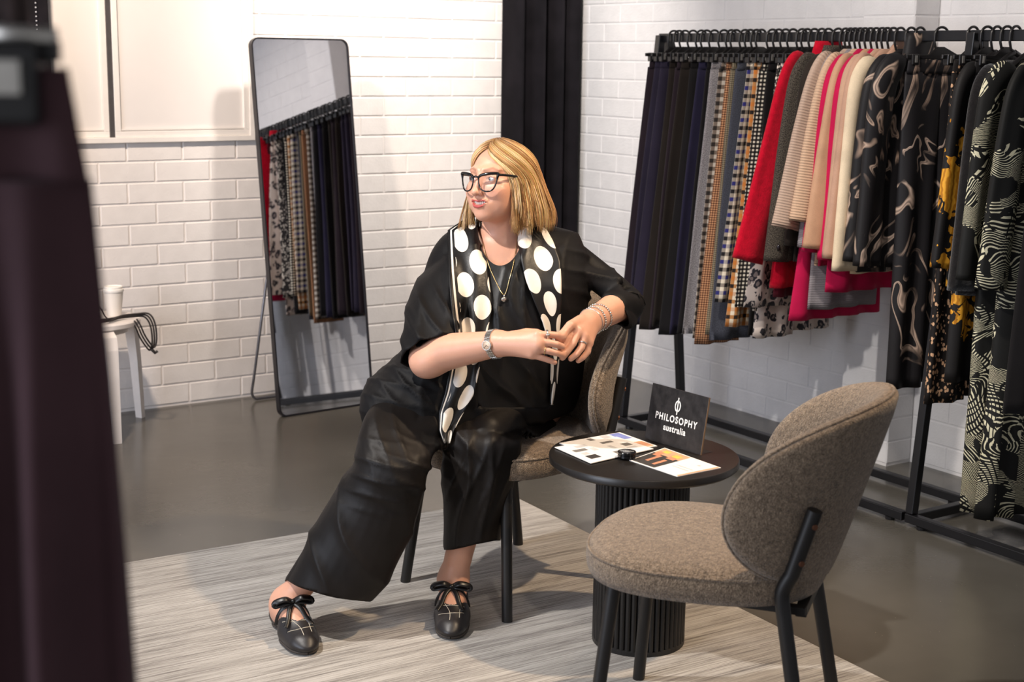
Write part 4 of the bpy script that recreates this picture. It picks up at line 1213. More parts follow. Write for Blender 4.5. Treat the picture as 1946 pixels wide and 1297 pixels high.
def head_sdf(p):
    q = to_head(p)
    qa = q.copy(); qa[:, 0] = np.abs(qa[:, 0])          # the face is symmetric
    d = sd_ell(q, (0, -0.014, 0.022), (0.072, 0.092, 0.072))
    d = smin(d, sd_ell(q, (0, 0.026, -0.030), (0.060, 0.065, 0.078)), 0.025)
    d = smin(d, sd_ell(q, (0, 0.047, -0.082), (0.040, 0.038, 0.030)), 0.03)      # jaw
    d = smin(d, sd_ell(q, (0, 0.072, -0.098), (0.019, 0.016, 0.014)), 0.020)     # chin
    d = smin(d, sd_ell(qa, (0.040, 0.054, -0.034), (0.026, 0.028, 0.026)), 0.024)  # cheeks
    d = smin(d, sd_ell(qa, (0.038, 0.030, -0.066), (0.024, 0.034, 0.026)), 0.025)   # jowl
    d = smin(d, sd_cone(qa, (0.008, 0.0850, 0.024), (0.044, 0.067, 0.024), 0.0045, 0.004), 0.018)  # brow
    d = smax(d, -sd_ell(qa, (0.032, 0.103, 0.002), (0.017, 0.020, 0.012)), 0.016)    # eye hollow
    # eyelids round the eyeball
    lid = sd_ell(qa, (0.0315, 0.0715, 0.001), (0.0155, 0.0150, 0.0145))
    lid = np.maximum(lid, -sd_ell(qa, (0.0315, 0.089, 0.000), (0.0125, 0.016, 0.0052)))
    d = smin(d, lid, 0.003)
    d = np.maximum(d, -sd_ell(qa, (0.0315, 0.0885, 0.000), (0.0125, 0.014, 0.0052)))
    # nose
    d = smin(d, sd_cone(q, (0, 0.088, 0.010), (0, 0.1085, -0.034), 0.0060, 0.0092), 0.013)
    d = smin(d, sd_ell(q, (0, 0.1095, -0.036), (0.0095, 0.0100, 0.0090)), 0.006)
    d = smin(d, sd_ell(qa, (0.0108, 0.0985, -0.039), (0.0068, 0.0092, 0.0070)), 0.006)
    d = smax(d, -sd_ell(qa, (0.0065, 0.103, -0.0465), (0.0035, 0.006, 0.004)), 0.004)
    # muzzle and smiling mouth
    d = smin(d, sd_ell(q, (0, 0.071, -0.064), (0.031, 0.024, 0.022)), 0.016)
    up = np.minimum(sd_cone(qa, (0.0, 0.0975, -0.0602), (0.014, 0.0965, -0.0590), 0.0032, 0.0032), sd_cone(qa, (0.014, 0.0965, -0.0590), (0.0270, 0.0895, -0.0555), 0.0030, 0.0016))
    dn = np.minimum(sd_cone(qa, (0.0, 0.0960, -0.0755), (0.013, 0.0955, -0.0720), 0.0042, 0.0038), sd_cone(qa, (0.013, 0.0955, -0.0720), (0.0270, 0.0895, -0.0566), 0.0032, 0.0015))
    d = smin(d, up, 0.005); d = smin(d, dn, 0.005)
    op = np.minimum(sd_ell(qa, (0.0, 0.099, -0.0672), (0.0170, 0.016, 0.0040)), sd_ell(qa, (0.013, 0.097, -0.0630), (0.0120, 0.014, 0.0030)))
    d = smax(d, -op, 0.002)
    # smile fold
    d = smax(d, -sd_cone(qa, (0.019, 0.099, -0.040), (0.033, 0.087, -0.056), 0.0016, 0.0012), 0.009)
    return d*HS
def lips_mask(v):
    q = to_head(v.astype(np.float32)); qa = q.copy(); qa[:, 0] = np.abs(qa[:, 0])
    up = np.minimum(sd_cone(qa, (0.0, 0.0975, -0.0602), (0.014, 0.0965, -0.0590), 0.0032, 0.0032), sd_cone(qa, (0.014, 0.0965, -0.0590), (0.0270, 0.0895, -0.0555), 0.0030, 0.0016))
    dn = np.minimum(sd_cone(qa, (0.0, 0.0960, -0.0755), (0.013, 0.0955, -0.0720), 0.0042, 0.0038), sd_cone(qa, (0.013, 0.0955, -0.0720), (0.0270, 0.0895, -0.0566), 0.0032, 0.0015))
    return np.clip(0.9 - np.minimum(up, dn)/0.0010, 0, 1)*np.clip((0.0262-np.abs(q[:, 0]))/0.002, 0, 1)
def seg2(x, z, a, b):
    ax_, az_ = a; bx_, bz_ = b; t = np.clip(((x-ax_)*(bx_-ax_) + (z-az_)*(bz_-az_))/((bx_-ax_)**2 + (bz_-az_)**2), 0, 1)
    return np.hypot(x-ax_-t*(bx_-ax_), z-az_-t*(bz_-az_)), t
def brow_mask(v):
    q = to_head(v.astype(np.float32)); x = np.abs(q[:, 0]); z = q[:, 2]
    d1, t1 = seg2(x, z, (0.015, 0.0235), (0.034, 0.0290)); d2, t2 = seg2(x, z, (0.034, 0.0290), (0.053, 0.0225))
    m = np.maximum(np.clip(1.6 - d1/0.0030, 0, 1), np.clip(1.5 - d2/(0.0030-0.0014*t2), 0, 1))
    return m*(q[:, 1] > 0.04)
def lash_mask(v):
    q = to_head(v.astype(np.float32)); x = np.abs(q[:, 0]); z = q[:, 2]
    e = ((x-0.0320)/0.0145)**2 + (z/0.0066)**2
    return np.clip(1-np.abs(e-1.0)/0.45, 0, 1)*(z > 0.0005)*(q[:, 1] > 0.055)
# ---- body chains: (a, b, ra, rb, blend)
def chain(pts, rads, k, m=1):
    if m > 1:
        P_ = catmull(pts, m); n = len(pts)
        Rr = catmull([Vector((r, 0, 0)) for r in rads], m)
        pts, rads = P_, [r.x for r in Rr]
    return [(pts[i], pts[i+1], rads[i], rads[i+1], k) for i in range(len(pts)-1)]
armR = chain([J['shR'], J['elR'], J['elR'].lerp(J['wrR'], 0.30), J['elR'].lerp(J['wrR'], 0.72), J['wrR']], [0.034, 0.036, 0.0415, 0.0325, 0.0255], 0.012, 8)
armL = chain([J['shL'], J['elL'], J['elL'].lerp(J['wrL'], 0.35), J['wrL']], [0.034, 0.031, 0.0365, 0.0255], 0.012, 8)
def finger(pts, r0, r1): 
    n = len(pts); return chain(pts, [lerp(r0, r1, i/(n-1)) for i in range(n)], 0.004)
# right hand of the woman (on the left in the picture), back of the hand to the camera
DR = 3.565
kR = [at(1022, 637, DR), at(1024, 650, DR-0.004), at(1021, 663, DR-0.002), at(1010, 674, DR+0.006)]
palmR = [(J['wrR'], k, 0.0225, 0.0118, 0.018) for k in kR] + [(at(972, 652, 3.605), kR[1].lerp(kR[2], 0.5), 0.021, 0.013, 0.016)]
fingR = [finger([kR[0], at(1043, 636.5, DR+0.004), at(1058, 637.5, DR+0.012), at(1068, 640, DR+0.022)], 0.0100, 0.0078),
         finger([kR[1], at(1044, 652, DR-0.004), at(1058, 655, DR+0.000), at(1068, 659, DR+0.010)], 0.0100, 0.0077),
         finger([kR[2], at(1041, 667, DR-0.004), at(1056, 671, DR+0.002), at(1067, 674, DR+0.014)], 0.0096, 0.0074),
         finger([kR[3], at(1029, 680, DR+0.004), at(1043, 685, DR+0.006), at(1054, 689, DR+0.010)], 0.0088, 0.0066),
         finger([at(975, 640, 3.605), at(1000, 633, 3.605), at(1020, 633, 3.60), at(1034, 638, 3.598)], 0.0135, 0.0086)]
# left hand of the woman (on the right in the picture), hanging over the other
DL = 3.64
kL = [at(1088, 622, DL-0.012), at(1099, 629, DL-0.016), at(1110, 640, DL-0.012), at(1119, 652, DL-0.002)]
palmL = [(J['wrL'], k, 0.0225, 0.0120, 0.018) for k in kL] + [(at(1118, 612, 3.70), at(1097, 618, 3.655), 0.021, 0.014, 0.016)]
fingL = [finger([kL[0], at(1078, 643, DL-0.030), at(1070, 658, DL-0.038), at(1064, 669, DL-0.036)], 0.0102, 0.0078),
         finger([kL[1], at(1089, 653, DL-0.036), at(1078, 668, DL-0.044), at(1069, 680, DL-0.042)], 0.0102, 0.0077),
         finger([kL[2], at(1105, 661, DL-0.026), at(1095, 674, DL-0.034), at(1085, 682, DL-0.034)], 0.0098, 0.0074),
         finger([kL[3], at(1117, 669, DL-0.010), at(1108, 680, DL-0.016), at(1099, 686, DL-0.016)], 0.0088, 0.0066),
         finger([at(1104, 609, 3.668), at(1084, 619, DL-0.028), at(1070, 635, DL-0.040), at(1062, 648, DL-0.044)], 0.0140, 0.0088)]
def foot_frame(an, toe):
    f_ = Vector((toe.x-an.x, toe.y-an.y, 0)).normalized(); s_ = Vector((-f_.y, f_.x, 0))
    return f_, s_
TOE = {'R': Vector((1.464, 3.090, 0)), 'L': Vector((1.812, 2.985, 0))}
def foot_chains(side):
    an = J['an'+side]; f_, s_ = foot_frame(an, TOE[side])
    g = Vector((an.x, an.y, RUG_Z))
    def q(a, b, z): return g + f_*a + s_*b + Vector((0, 0, z))
    return [(q(-0.030, 0, 0.034), q(-0.020, 0, 0.075), 0.028, 0.027, 0.03), (q(-0.028, 0, 0.034), q(0.085, 0.006, 0.032), 0.028, 0.031, 0.03),
            (an, q(0.070, 0.0, 0.056), 0.034, 0.026, 0.035), (q(0.070, 0.004, 0.045), q(0.125, 0.010, 0.030), 0.028, 0.022, 0.03),
            (q(0.085, -0.018, 0.026), q(0.150, -0.010, 0.023), 0.022, 0.017, 0.02), (q(0.085, 0.020, 0.026), q(0.160, 0.012, 0.023), 0.023, 0.018, 0.02)]
legR = chain([J['hipR'], J['knR'], J['knR'].lerp(J['anR'], 0.30), J['knR'].lerp(J['anR'], 0.85), J['anR']], [0.070, 0.046, 0.050, 0.037, 0.036], 0.004, 3)
legL = chain([J['hipL'], J['knL'], J['knL'].lerp(J['anL'], 0.30), J['knL'].lerp(J['anL'], 0.85), J['anL']], [0.070, 0.046, 0.048, 0.036, 0.035], 0.004, 3)
nk0 = hw(0, -0.012, -0.070)
torso = chain([J['neck'], J['chest'], J['belly'], J['pelvis']], [0.055, 0.095, 0.10, 0.10], 0.05) + \
    [(J['neck'] + Vector((0, 0, -0.035)), J['shR'], 0.045, 0.036, 0.04), (J['neck'] + Vector((0, 0, -0.035)), J['shL'], 0.045, 0.036, 0.04),
     (at(922, 505, 3.925), at(985, 505, 3.93), 0.060, 0.060, 0.05), (J['pelvis'], J['hipR'], 0.09, 0.07, 0.05), (J['pelvis'], J['hipL'], 0.09, 0.07, 0.05)]
neckc = [(nk0, J['neck'] + Vector((0, 0, -0.02)), 0.046, 0.050, 0.03)]
groups = [('torso', torso, []), ('armR', armR, palmR + [c for f_ in fingR for c in f_]), ('armL', armL, palmL + [c for f_ in fingL for c in f_]),
          ('legR', legR + foot_chains('R'), []), ('legL', legL + foot_chains('L'), [])]
gl = []
for nm, cs, ex in groups:
    allc = cs + ex
    pts = np.array([tuple(c[j]) for c in allc for j in (0, 1)]); rr = max(max(c[2], c[3]) for c in allc)
    gl.append((cs, ex, pts.min(0)-rr-0.06, pts.max(0)+rr+0.06))
HB = np.array([tuple(HC)])
def body_sdf(p):
    lo, hi = p.min(0), p.max(0)
    d = np.full(len(p), 1.0, dtype=np.float32)
    for cs, ex, glo, ghi in gl:
        if np.any(lo > ghi) or np.any(hi < glo):
            continue
        g = None
        m = np.all((p > glo) & (p < ghi), axis=1)
        if not m.any(): continue
        pm = p[m]
        for a, b, r1, r2, k in cs:
            q = sd_cone(pm, a, b, r1, r2)
            g = q if g is None else smin(g, q, k)
        fg = None
        for a, b, r1, r2, k in ex:
            q = sd_cone(pm, a, b, r1, r2)
            if k > 0.01: g = smin(g, q, k)
            else: fg = q if fg is None else np.minimum(fg, q)
        if fg is not None: g = smin(g, fg, 0.006)
        d[m] = smin(d[m], g, 0.02)
    # neck and head
    hc = np.array(tuple(HC)); nb = np.array(tuple(J['neck']))
    if not (np.any(lo > np.maximum(hc, nb)+0.2) or np.any(hi < np.minimum(hc, nb)-0.2)):
        m = np.all((p > np.minimum(hc, nb)-0.2) & (p < np.maximum(hc, nb)+0.2), axis=1)
        if m.any():
            pm = p[m]
            n_ = sd_cone(pm, neckc[0][0], neckc[0][1], neckc[0][2], neckc[0][3])
            hd_ = smin(head_sdf(pm), n_, 0.022)
            d[m] = smin(d[m], hd_, 0.035)
    return d
allp = np.array([tuple(v) for v in J.values()] + [tuple(HC)])
lo_ = allp.min(0) - 0.2; hi_ = allp.max(0) + 0.2; lo_[2] = RUG_Z - 0.004
bv, bq = surface_net(body_sdf, lo_, hi_, 0.0025)
body = np_mesh('body', bv, bq, M_SKIN)
tone = np.ones((len(bv), 4), dtype=np.float32)
skin0 = np.array(srgb(216, 164, 138) + (1,)); lip = np.array(srgb(178, 58, 68) + (1,)); brow_c = np.array(srgb(112, 80, 60) + (1,))
tone[:] = skin0
near = np.linalg.norm(bv-np.array(tuple(HC)), axis=1) < 0.16
lm = np.zeros(len(bv)); lm[near] = lips_mask(bv[near]); bm_k = np.zeros(len(bv)); bm_k[near] = brow_mask(bv[near])*0.62
# dark lash line along the upper lid
lash = np.zeros(len(bv)); lash[near] = lash_mask(bv[near])
bm_k = np.maximum(bm_k, lash*0.95)
# cheeks a little rosier
ck_ = np.zeros(len(bv)); qh = to_head(bv[near].astype(np.float32)); ck_[near] = np.clip(1-np.linalg.norm(np.abs(qh)*[1, 1, 1]-np.array([0.044, 0.07, 0.036]), axis=1)/0.03, 0, 1)*0.35
tone = tone*(1-ck_[:, None]) + np.array(srgb(222, 138, 116) + (1,))*ck_[:, None]
tone = tone*(1-bm_k[:, None]) + brow_c*bm_k[:, None]
tone = tone*(1-lm[:, None]) + lip*lm[:, None]
ca = body.data.color_attributes.new('tone', 'FLOAT_COLOR', 'POINT')
ca.data.foreach_set('color', tone.astype(np.float32).ravel())
under(body)

# eyes, teeth
M_EYE = NT('eye_white'); M_EYE.color(srgb(236, 228, 222)); M_EYE.set(0.15); M_EYE = M_EYE.m
M_IRIS = plain('grey_blue_iris', srgb(86, 96, 104), 0.15, var=0.3, vscale=400); M_PUPIL = plain('pupil', (0.004, 0.004, 0.004), 0.1)
M_TEETH = plain('teeth', srgb(244, 238, 228), 0.2, var=0.02)
gaze = (hF*0.85 - CRh*0.5 + Vector((0, 0, 0.0))).normalized()
for s in (-1, 1):
    c_ = hw(s*0.0315, 0.0705, 0.0005)
    e = under(MB().sphere(c_, 0.0125, 20).build('eye', M_EYE, smooth=True))
    ir = MB(); ir.sphere(c_ + gaze*0.0072, 0.0064, 16, (1, 1, 1)); under(ir.build('iris', M_IRIS, smooth=True), e)
    pu = MB(); pu.sphere(c_ + gaze*0.0115, 0.0028, 12); under(pu.build('pupil', M_PUPIL, smooth=True), e)
tm = MB()
for i in range(-3, 4):
    x = i*0.0052
    tm.box(hw(x, 0.0885 - 14*x*x, -0.0655 + 8*x*x), (0.0046, 0.005, 0.0075), Matrix((tuple(hL), tuple(hF), tuple(hU))).transposed(), ch=0.0008)
under(tm.build('teeth', M_TEETH, smooth=False))

# ---- clothing: lofted, merged and smoothed
def ring_px(cx, cy, d, r1, r2, ang=0.0, n=28, exp=2.2, slope=0.0):
    """ring at a pixel place; r1 metres along the picture direction ang, r2 metres in depth"""
    c_ = at(cx, cy, d)
    e1 = CR*math.cos(math.radians(ang)) - CU*math.sin(math.radians(ang)); e2 = CFh
    out = []
    for k in range(n):
        a = 2*math.pi*k/n; c, s = math.cos(a), math.sin(a)
        x = r1*math.copysign(abs(c)**(2/exp), c); y = r2*math.copysign(abs(s)**(2/exp), s)
        out.append(c_ + e1*x + e2*(y + slope*x))
    return out
def resample(rings, m):
    n = len(rings[0]); cols = [catmull([r[k] for r in rings], m) for k in range(n)]
    return [[cols[k][i] for k in range(n)] for i in range(len(cols[0]))]
def merged(name, lofts, voxel, smooth_it, mat):
    mb = MB()
    for rings in lofts: mb.loft(resample(rings, 5))
    o = mb.build(name+'_tmp', mat)
    rm = o.modifiers.new('r', 'REMESH'); rm.mode = 'VOXEL'; rm.voxel_size = voxel
    sm = o.modifiers.new('s', 'SMOOTH'); sm.factor = 0.5; sm.iterations = smooth_it
    dg = bpy.context.evaluated_depsgraph_get()
    me = bpy.data.meshes.new_from_object(o.evaluated_get(dg))
    v = np.empty(len(me.vertices)*3, dtype=np.float32); me.vertices.foreach_get('co', v); v = v.reshape(-1, 3)
    nr = np.empty(len(me.vertices)*3, dtype=np.float32); me.vertices.foreach_get('normal', nr); nr = nr.reshape(-1, 3)
    f = [tuple(p.vertices) for p in me.polygons]
    bpy.data.objects.remove(o)
    return v.astype(np.float64), nr.astype(np.float64), f
def covered_sdf(p, chains):
    """the part of the body that lies under cloth: trunk, upper arms, legs down to the ankle"""
    d = np.full(len(p), 1.0, dtype=np.float32)
    for a, b, r1, r2, k in chains:
        d = np.minimum(d, sd_cone(p, a, b, r1, r2))
    return d
def keep_out(v, nr, gap, chains):
    """push cloth off the skin"""
    for _ in range(4):
        d = np.concatenate([covered_sdf(v[i:i+60000].astype(np.float32), chains) for i in range(0, len(v), 60000)])
        v = v + nr*np.clip(gap-d, 0, 0.03)[:, None]
    return v
def to_px_np(v):
    w_ = v - np.array(tuple(CAM_POS))
    z = w_@np.array(tuple(CF)); return 973.0 + CAM_F*(w_@np.array(tuple(CR)))/z, 648.5 - CAM_F*(w_@np.array(tuple(CU)))/z, z
def ridge(x): return 1.0 - np.abs(np.sin(x))
def folds(v, nr, seeds, amp):
    """cloth folds: ridges that run along given directions, wandering with low noise"""
    d = np.zeros(len(v))
    for (dirv, wl, a, ph, cen, rad) in seeds:
        dv = np.array(dirv); dv = dv/np.linalg.norm(dv)
        wob = 0.5*np.sin(v[:, 2]*23+ph) + 0.4*np.sin(v[:, 0]*31+ph*2) + 0.4*np.sin(v[:, 1]*27-ph)
        w_ = np.ones(len(v)) if cen is None else np.exp(-((np.linalg.norm(v-np.array(tuple(cen)), axis=1)/rad)**2))
        s_ = np.sin((v@dv)*2*math.pi/wl + wob*1.3 + ph)
        arg = ((v@dv)*2*math.pi/wl + wob*1.3 + ph)/2
        d += a*w_*(1.9*(1-np.abs(np.sin(arg)))**2 - 0.45)
    return v + nr*(d*amp)[:, None]
def lr(row, L, R, dc, hd, slope=0.0):
    m = 2760.86/dc
    return ring_px((L+R)/2, row, dc, (R-L)/2/m, hd, 0, 36, 2.2, slope)
torso_rings = [lr(420, 905, 1003, 3.965, .045), lr(430, 882, 1040, 3.965, .062), lr(446, 848, 1088, 3.965, .085), lr(478, 822, 1112, 3.96, .112), lr(530, 806, 1122, 3.955, .138),
               lr(590, 800, 1116, 3.955, .155, .10), lr(650, 776, 1112, 3.955, .165, .20), lr(705, 716, 1108, 3.96, .165, .32), lr(742, 695, 1106, 3.965, .165, .42), lr(775, 699, 1102, 3.965, .16, .45), lr(797, 706, 1092, 3.965, .15, .45)]
sleeveR = [ring_px(872, 470, 3.95, .070, .080, -30), ring_px(845, 520, 3.90, .078, .085, -20), ring_px(827, 580, 3.82, .080, .080, -18), ring_px(818, 630, 3.755, .080, .070, -26), ring_px(816, 662, 3.725, .084, .060, -31), ring_px(820, 684, 3.712, .088, .060, -31)]
sleeveL = [ring_px(1060, 470, 3.98, .075, .085, 60), ring_px(1106, 510, 3.98, .088, .082, 55), ring_px(1148, 540, 3.975, .080, .075, 55), ring_px(1186, 564, 3.952, .064, .068, 70), ring_px(1184, 586, 3.89, .056, .056, 60), ring_px(1164, 596, 3.840, .053, .052, 52)]
tv, tn, tf = merged('jacket', [torso_rings, sleeveR, sleeveL], 0.0065, 5, M_TOP)
tv = tv + tn*0.005
eb = J['elR']; 
tv = folds(tv, tn, [((0.8, -0.5, 0.15), 0.14, 0.0040, 0.3, None, 1), ((0.75, -0.3, 0.6), 0.050, 0.0060, 1.7, at(840, 620, 3.74), 0.11), ((0.5, -0.4, 0.9), 0.050, 0.0055, 2.9, at(790, 730, 3.8), 0.12), ((0.85, -0.5, 0.1), 0.07, 0.005, 0.6, at(800, 560, 3.8), 0.14),
                    ((0.3, 0.2, 1.0), 0.050, 0.0060, 0.9, at(1140, 530, 3.93), 0.11), ((0.7, -0.5, 0.5), 0.08, 0.0050, 4.2, at(980, 700, 3.8), 0.18), ((0.3, 0.1, 1.0), 0.040, 0.0045, 2.2, at(760, 750, 3.82), 0.11), ((0.83, -0.55, 0.0), 0.06, 0.0035, 1.1, at(960, 600, 3.8), 0.14)], 1.0)
tv = keep_out(tv, tn, 0.009, torso + armR[:8] + armL[:16])
# neckline: open the cloth over the chest; split the inner top from the jacket between the lapels
px_, py_, pz_ = to_px_np(tv)
fc = np.array([[px_[list(f_)].mean(), py_[list(f_)].mean(), pz_[list(f_)].mean()] for f_ in tf])
front = fc[:, 2] < 3.965
neck_open = (((fc[:, 0]-951)/43.0)**2 + ((fc[:, 1]-430)/76.0)**2 < 1) & front | ((fc[:, 1] < 436) & (np.abs(fc[:, 0]-955) < 44))
lx = np.interp(fc[:, 1], [430, 520, 640, 800], [900, 905, 915, 905]); rx = np.interp(fc[:, 1], [430, 520, 640, 800], [985, 1010, 1040, 1050])
inner = front & (fc[:, 1] < 775) & (fc[:, 0] > lx) & (fc[:, 0] < rx) & ~neck_open
def sub_mesh(name, v, f, mask, mat, smooth_edge=14):
    ids = np.unique(np.concatenate([np.array(f[i]) for i in np.nonzero(mask)[0]]))
    mp = -np.ones(len(v), int); mp[ids] = np.arange(len(ids))
    vv = v[ids].copy(); ff = [[mp[j] for j in f[i]] for i in np.nonzero(mask)[0]]
    cnt = {}
    for q in ff:
        for a, b in zip(q, q[1:]+q[:1]):
            k = (a, b) if a < b else (b, a); cnt[k] = cnt.get(k, 0)+1
    nbr = {}
    for (a, b), c in cnt.items():
        if c == 1: nbr.setdefault(a, []).append(b); nbr.setdefault(b, []).append(a)
    keys = [k for k in nbr if len(nbr[k]) == 2]
    if keys:
        K = np.array(keys); A_ = np.array([nbr[k][0] for k in keys]); B_ = np.array([nbr[k][1] for k in keys])
        for _ in range(smooth_edge): vv[K] = vv[K]*0.4 + (vv[A_]+vv[B_])*0.3
    me = mesh(name, vv, ff, mat, True)
    return link(name, me)
fw_ = np.array([tv[list(f_)].mean(0) for f_ in tf])
def beyond(c_, n_, rad):
    c_ = np.array(tuple(c_)); n_ = np.array(tuple(Vector(n_).normalized()))
    return ((fw_-c_)@n_ > 0) & (np.linalg.norm(fw_-c_, axis=1) < rad)
hemR = beyond(at(816, 667, 3.722), at(817, 668, 3.72)-at(810, 640, 3.748), 0.115) & (fc[:, 2] < 3.758)
hemL = beyond(at(1168, 594, 3.850), at(1160, 597, 3.83)-at(1180, 587, 3.885), 0.075)
jk = sub_mesh('jacket', tv, tf, ~neck_open & ~inner & ~hemR & ~hemL, M_TOP); under(jk)
sdj = jk.modifiers.new('cloth', 'SOLIDIFY'); sdj.thickness = 0.003; sdj.offset = -1
it = sub_mesh('inner_top', tv - tn*0.0005, tf, inner, M_INNER, 14); under(it)
top_bvh = BVHTree.FromPolygons([Vector(p) for p in tv], [f_ for i, f_ in enumerate(tf) if not neck_open[i]])
body_bvh = BVHTree.FromPolygons([Vector(p) for p in bv], [tuple(q) for q in bq.tolist()])
# hem band of the jacket
legA = [ring_px(930, 768, 4.06, .10, .10, 60), ring_px(845, 782, 3.90, .100, .09, 50), ring_px(775, 812, 3.765, .104, .088, 30), ring_px(752, 852, 3.705, .097, .092, 8), ring_px(742, 895, 3.695, .094, .096, 10),
        ring_px(718, 950, 3.715, .106, .095, 16), ring_px(684, 1020, 3.725, .116, .095, 18), ring_px(652, 1083, 3.735, .114, .095, 16), ring_px(628, 1122, 3.74, .108, .09, 13)]
legB = [ring_px(1040, 772, 4.13, .105, .10, 60), ring_px(980, 788, 3.97, .100, .092, 40), ring_px(926, 818, 3.83, .096, .078, 10), ring_px(915, 868, 3.825, .098, .085, 0), ring_px(907, 935, 3.85, .088, .085, -2),
        ring_px(900, 995, 3.875, .078, .080, -6), ring_px(897, 1038, 3.885, .074, .078, -9)]
lv, ln, lf = merged('trousers', [legA, legB], 0.0062, 4, M_TROU)
lv = lv + ln*0.004
lv = folds(lv, ln, [((0.80, -0.55, 0.42), 0.13, 0.0055, 0.8, at(660, 1030, 3.65), 0.24), ((0.83, -0.55, -0.1), 0.060, 0.0065, 2.0, at(905, 950, 3.78), 0.17), ((0.75, -0.5, -0.3), 0.042, 0.0035, 0.4, at(900, 900, 3.76), 0.13),
                    ((0.35, -0.2, 0.9), 0.055, 0.0050, 1.0, at(800, 890, 3.66), 0.09), ((0.5, -0.4, 0.7), 0.055, 0.0045, 3.0, at(880, 850, 3.76), 0.08), ((0.25, 0.0, 1.0), 0.045, 0.0040, 3.4, at(715, 900, 3.63), 0.09), ((0.9, -0.4, 0.2), 0.05, 0.003, 1.9, at(755, 820, 3.63), 0.10)], 1.0)
lv = keep_out(lv, ln, 0.006, legR[1:] + legL[1:])
# open hems: cut the end caps away so the legs are hollow
lpx, lpy, lpz = to_px_np(lv)
fl_ = np.array([[lpx[list(f_)].mean(), lpy[list(f_)].mean()] for f_ in lf])
capA = fl_[:, 1] > 1108.5 + (fl_[:, 0]-550)*0.232 + 8*np.sin((fl_[:, 0]-550)/155*math.pi)
capB = (fl_[:, 0] > 830) & (fl_[:, 0] < 975) & (fl_[:, 1] > 1037 + 9*np.cos((fl_[:, 0]-845)/105*math.pi))
tr = sub_mesh('trousers', lv, lf, ~(capA | capB), M_TROU); under(tr)
sd = tr.modifiers.new('cloth', 'SOLIDIFY'); sd.thickness = 0.003; sd.offset = -1
# ---- draping helpers
trou_bvh = BVHTree.FromPolygons([Vector(p) for p in lv], lf)
def surf(px, py, off, bvhs, default=None):
    dr = (CF + CR*((px-973.0)/CAM_F) - CU*((py-648.5)/CAM_F))
    n_ = dr.length; dr = dr/n_
    best = None
    for b in bvhs:
        h = b.ray_cast(CAM_POS, dr)
        if h[0] is not None and (best is None or h[3] < best): best = h[3]
    if best is None:
        return default
    return (best-off)/n_            # optical depth

# ---- scarf: two falls lying on the jacket and a roll behind the neck
def mat_scarf():
    t = NT('polka_dot_scarf_silk'); s = t.sep(t.uv())
    pu, pv = 0.100, 0.118
    def dots(ou, ov):
        fu = t.math('SUBTRACT', t.math('FRACT', t.math('MULTIPLY_ADD', s[0], 1/pu, 10.0+ou)), 0.5)
        fv = t.math('SUBTRACT', t.math('FRACT', t.math('MULTIPLY_ADD', s[1], 1/pv, 10.0+ov)), 0.5)
        du = t.math('MULTIPLY', fu, pu/0.0285); dv = t.math('MULTIPLY', fv, pv/0.0325)
        return t.math('LESS_THAN', t.math('ADD', t.math('MULTIPLY', du, du), t.math('MULTIPLY', dv, dv)), 1.0)
    d = t.math('MAXIMUM', dots(0.0, 0.0), dots(0.5, 0.5))
    inside = t.math('GREATER_THAN', s[0], 0.026)
    d = t.math('MULTIPLY', d, inside)
    stripe = t.math('MULTIPLY', t.math('GREATER_THAN', s[0], 0.011), t.math('LESS_THAN', s[0], 0.0175))
    m = t.math('MAXIMUM', d, stripe)
    t.color(t.mix(m, srgb(15, 14, 15), srgb(232, 224, 212))); t.set(0.42, spec=0.4)
    t.bump(t.noise(t.obj(), 90.0, 2.0), 0.15, 0.003)
    return t.m
M_SCARF = mat_scarf()
def fall(name, rows, bv_for, width, flip, wave_a, wave_n, off=0.010, v0=0.0):
    n = 18
    R_ = []
    ys = [r[0] for r in rows]; Ls = [r[1] for r in rows]; Rs = [r[2] for r in rows]
    Y = np.linspace(ys[0], ys[-1], 70)
    D = np.zeros((len(Y), n))
    for i, y in enumerate(Y):
        L, R2 = np.interp(y, ys, Ls), np.interp(y, ys, Rs)
        for k in range(n):
            x = L + (R2-L)*k/(n-1)
            q = surf(x, y, off, bv_for(y))
            D[i, k] = np.nan if q is None else q
    for k in range(n):
        col = D[:, k]; ok = ~np.isnan(col)
        if ok.any(): D[:, k] = np.interp(np.arange(len(Y)), np.nonzero(ok)[0], col[ok])
        else: D[:, k] = np.nanmean(D)
    for _ in range(5):
        E_ = np.pad(D, 1, mode='edge'); D2 = (E_[1:-1, 1:-1]*2 + E_[:-2, 1:-1] + E_[2:, 1:-1] + E_[1:-1, :-2] + E_[1:-1, 2:])/6.0
        D = np.minimum(D2, D+0.004)
    verts = []; uvs = []
    vv = v0
    for i, y in enumerate(Y):
        L, R2 = np.interp(y, ys, Ls), np.interp(y, ys, Rs)
        for k in range(n):
            u = k/(n-1)
            w_ = wave_a*math.sin(u*wave_n*math.pi + 0.4 + 0.012*(y-430))
            verts.append(at(L + (R2-L)*u, y, D[i, k] - 0.004 - w_))
            uvs.append(((0.03 + u*width) if flip else u*width, vv))
        if i+1 < len(Y): vv += (Y[i+1]-y)/2760.86*3.8
    faces = [(i*n+k, i*n+k+1, (i+1)*n+k+1, (i+1)*n+k) for i in range(len(Y)-1) for k in range(n-1)]
    return verts, faces, uvs
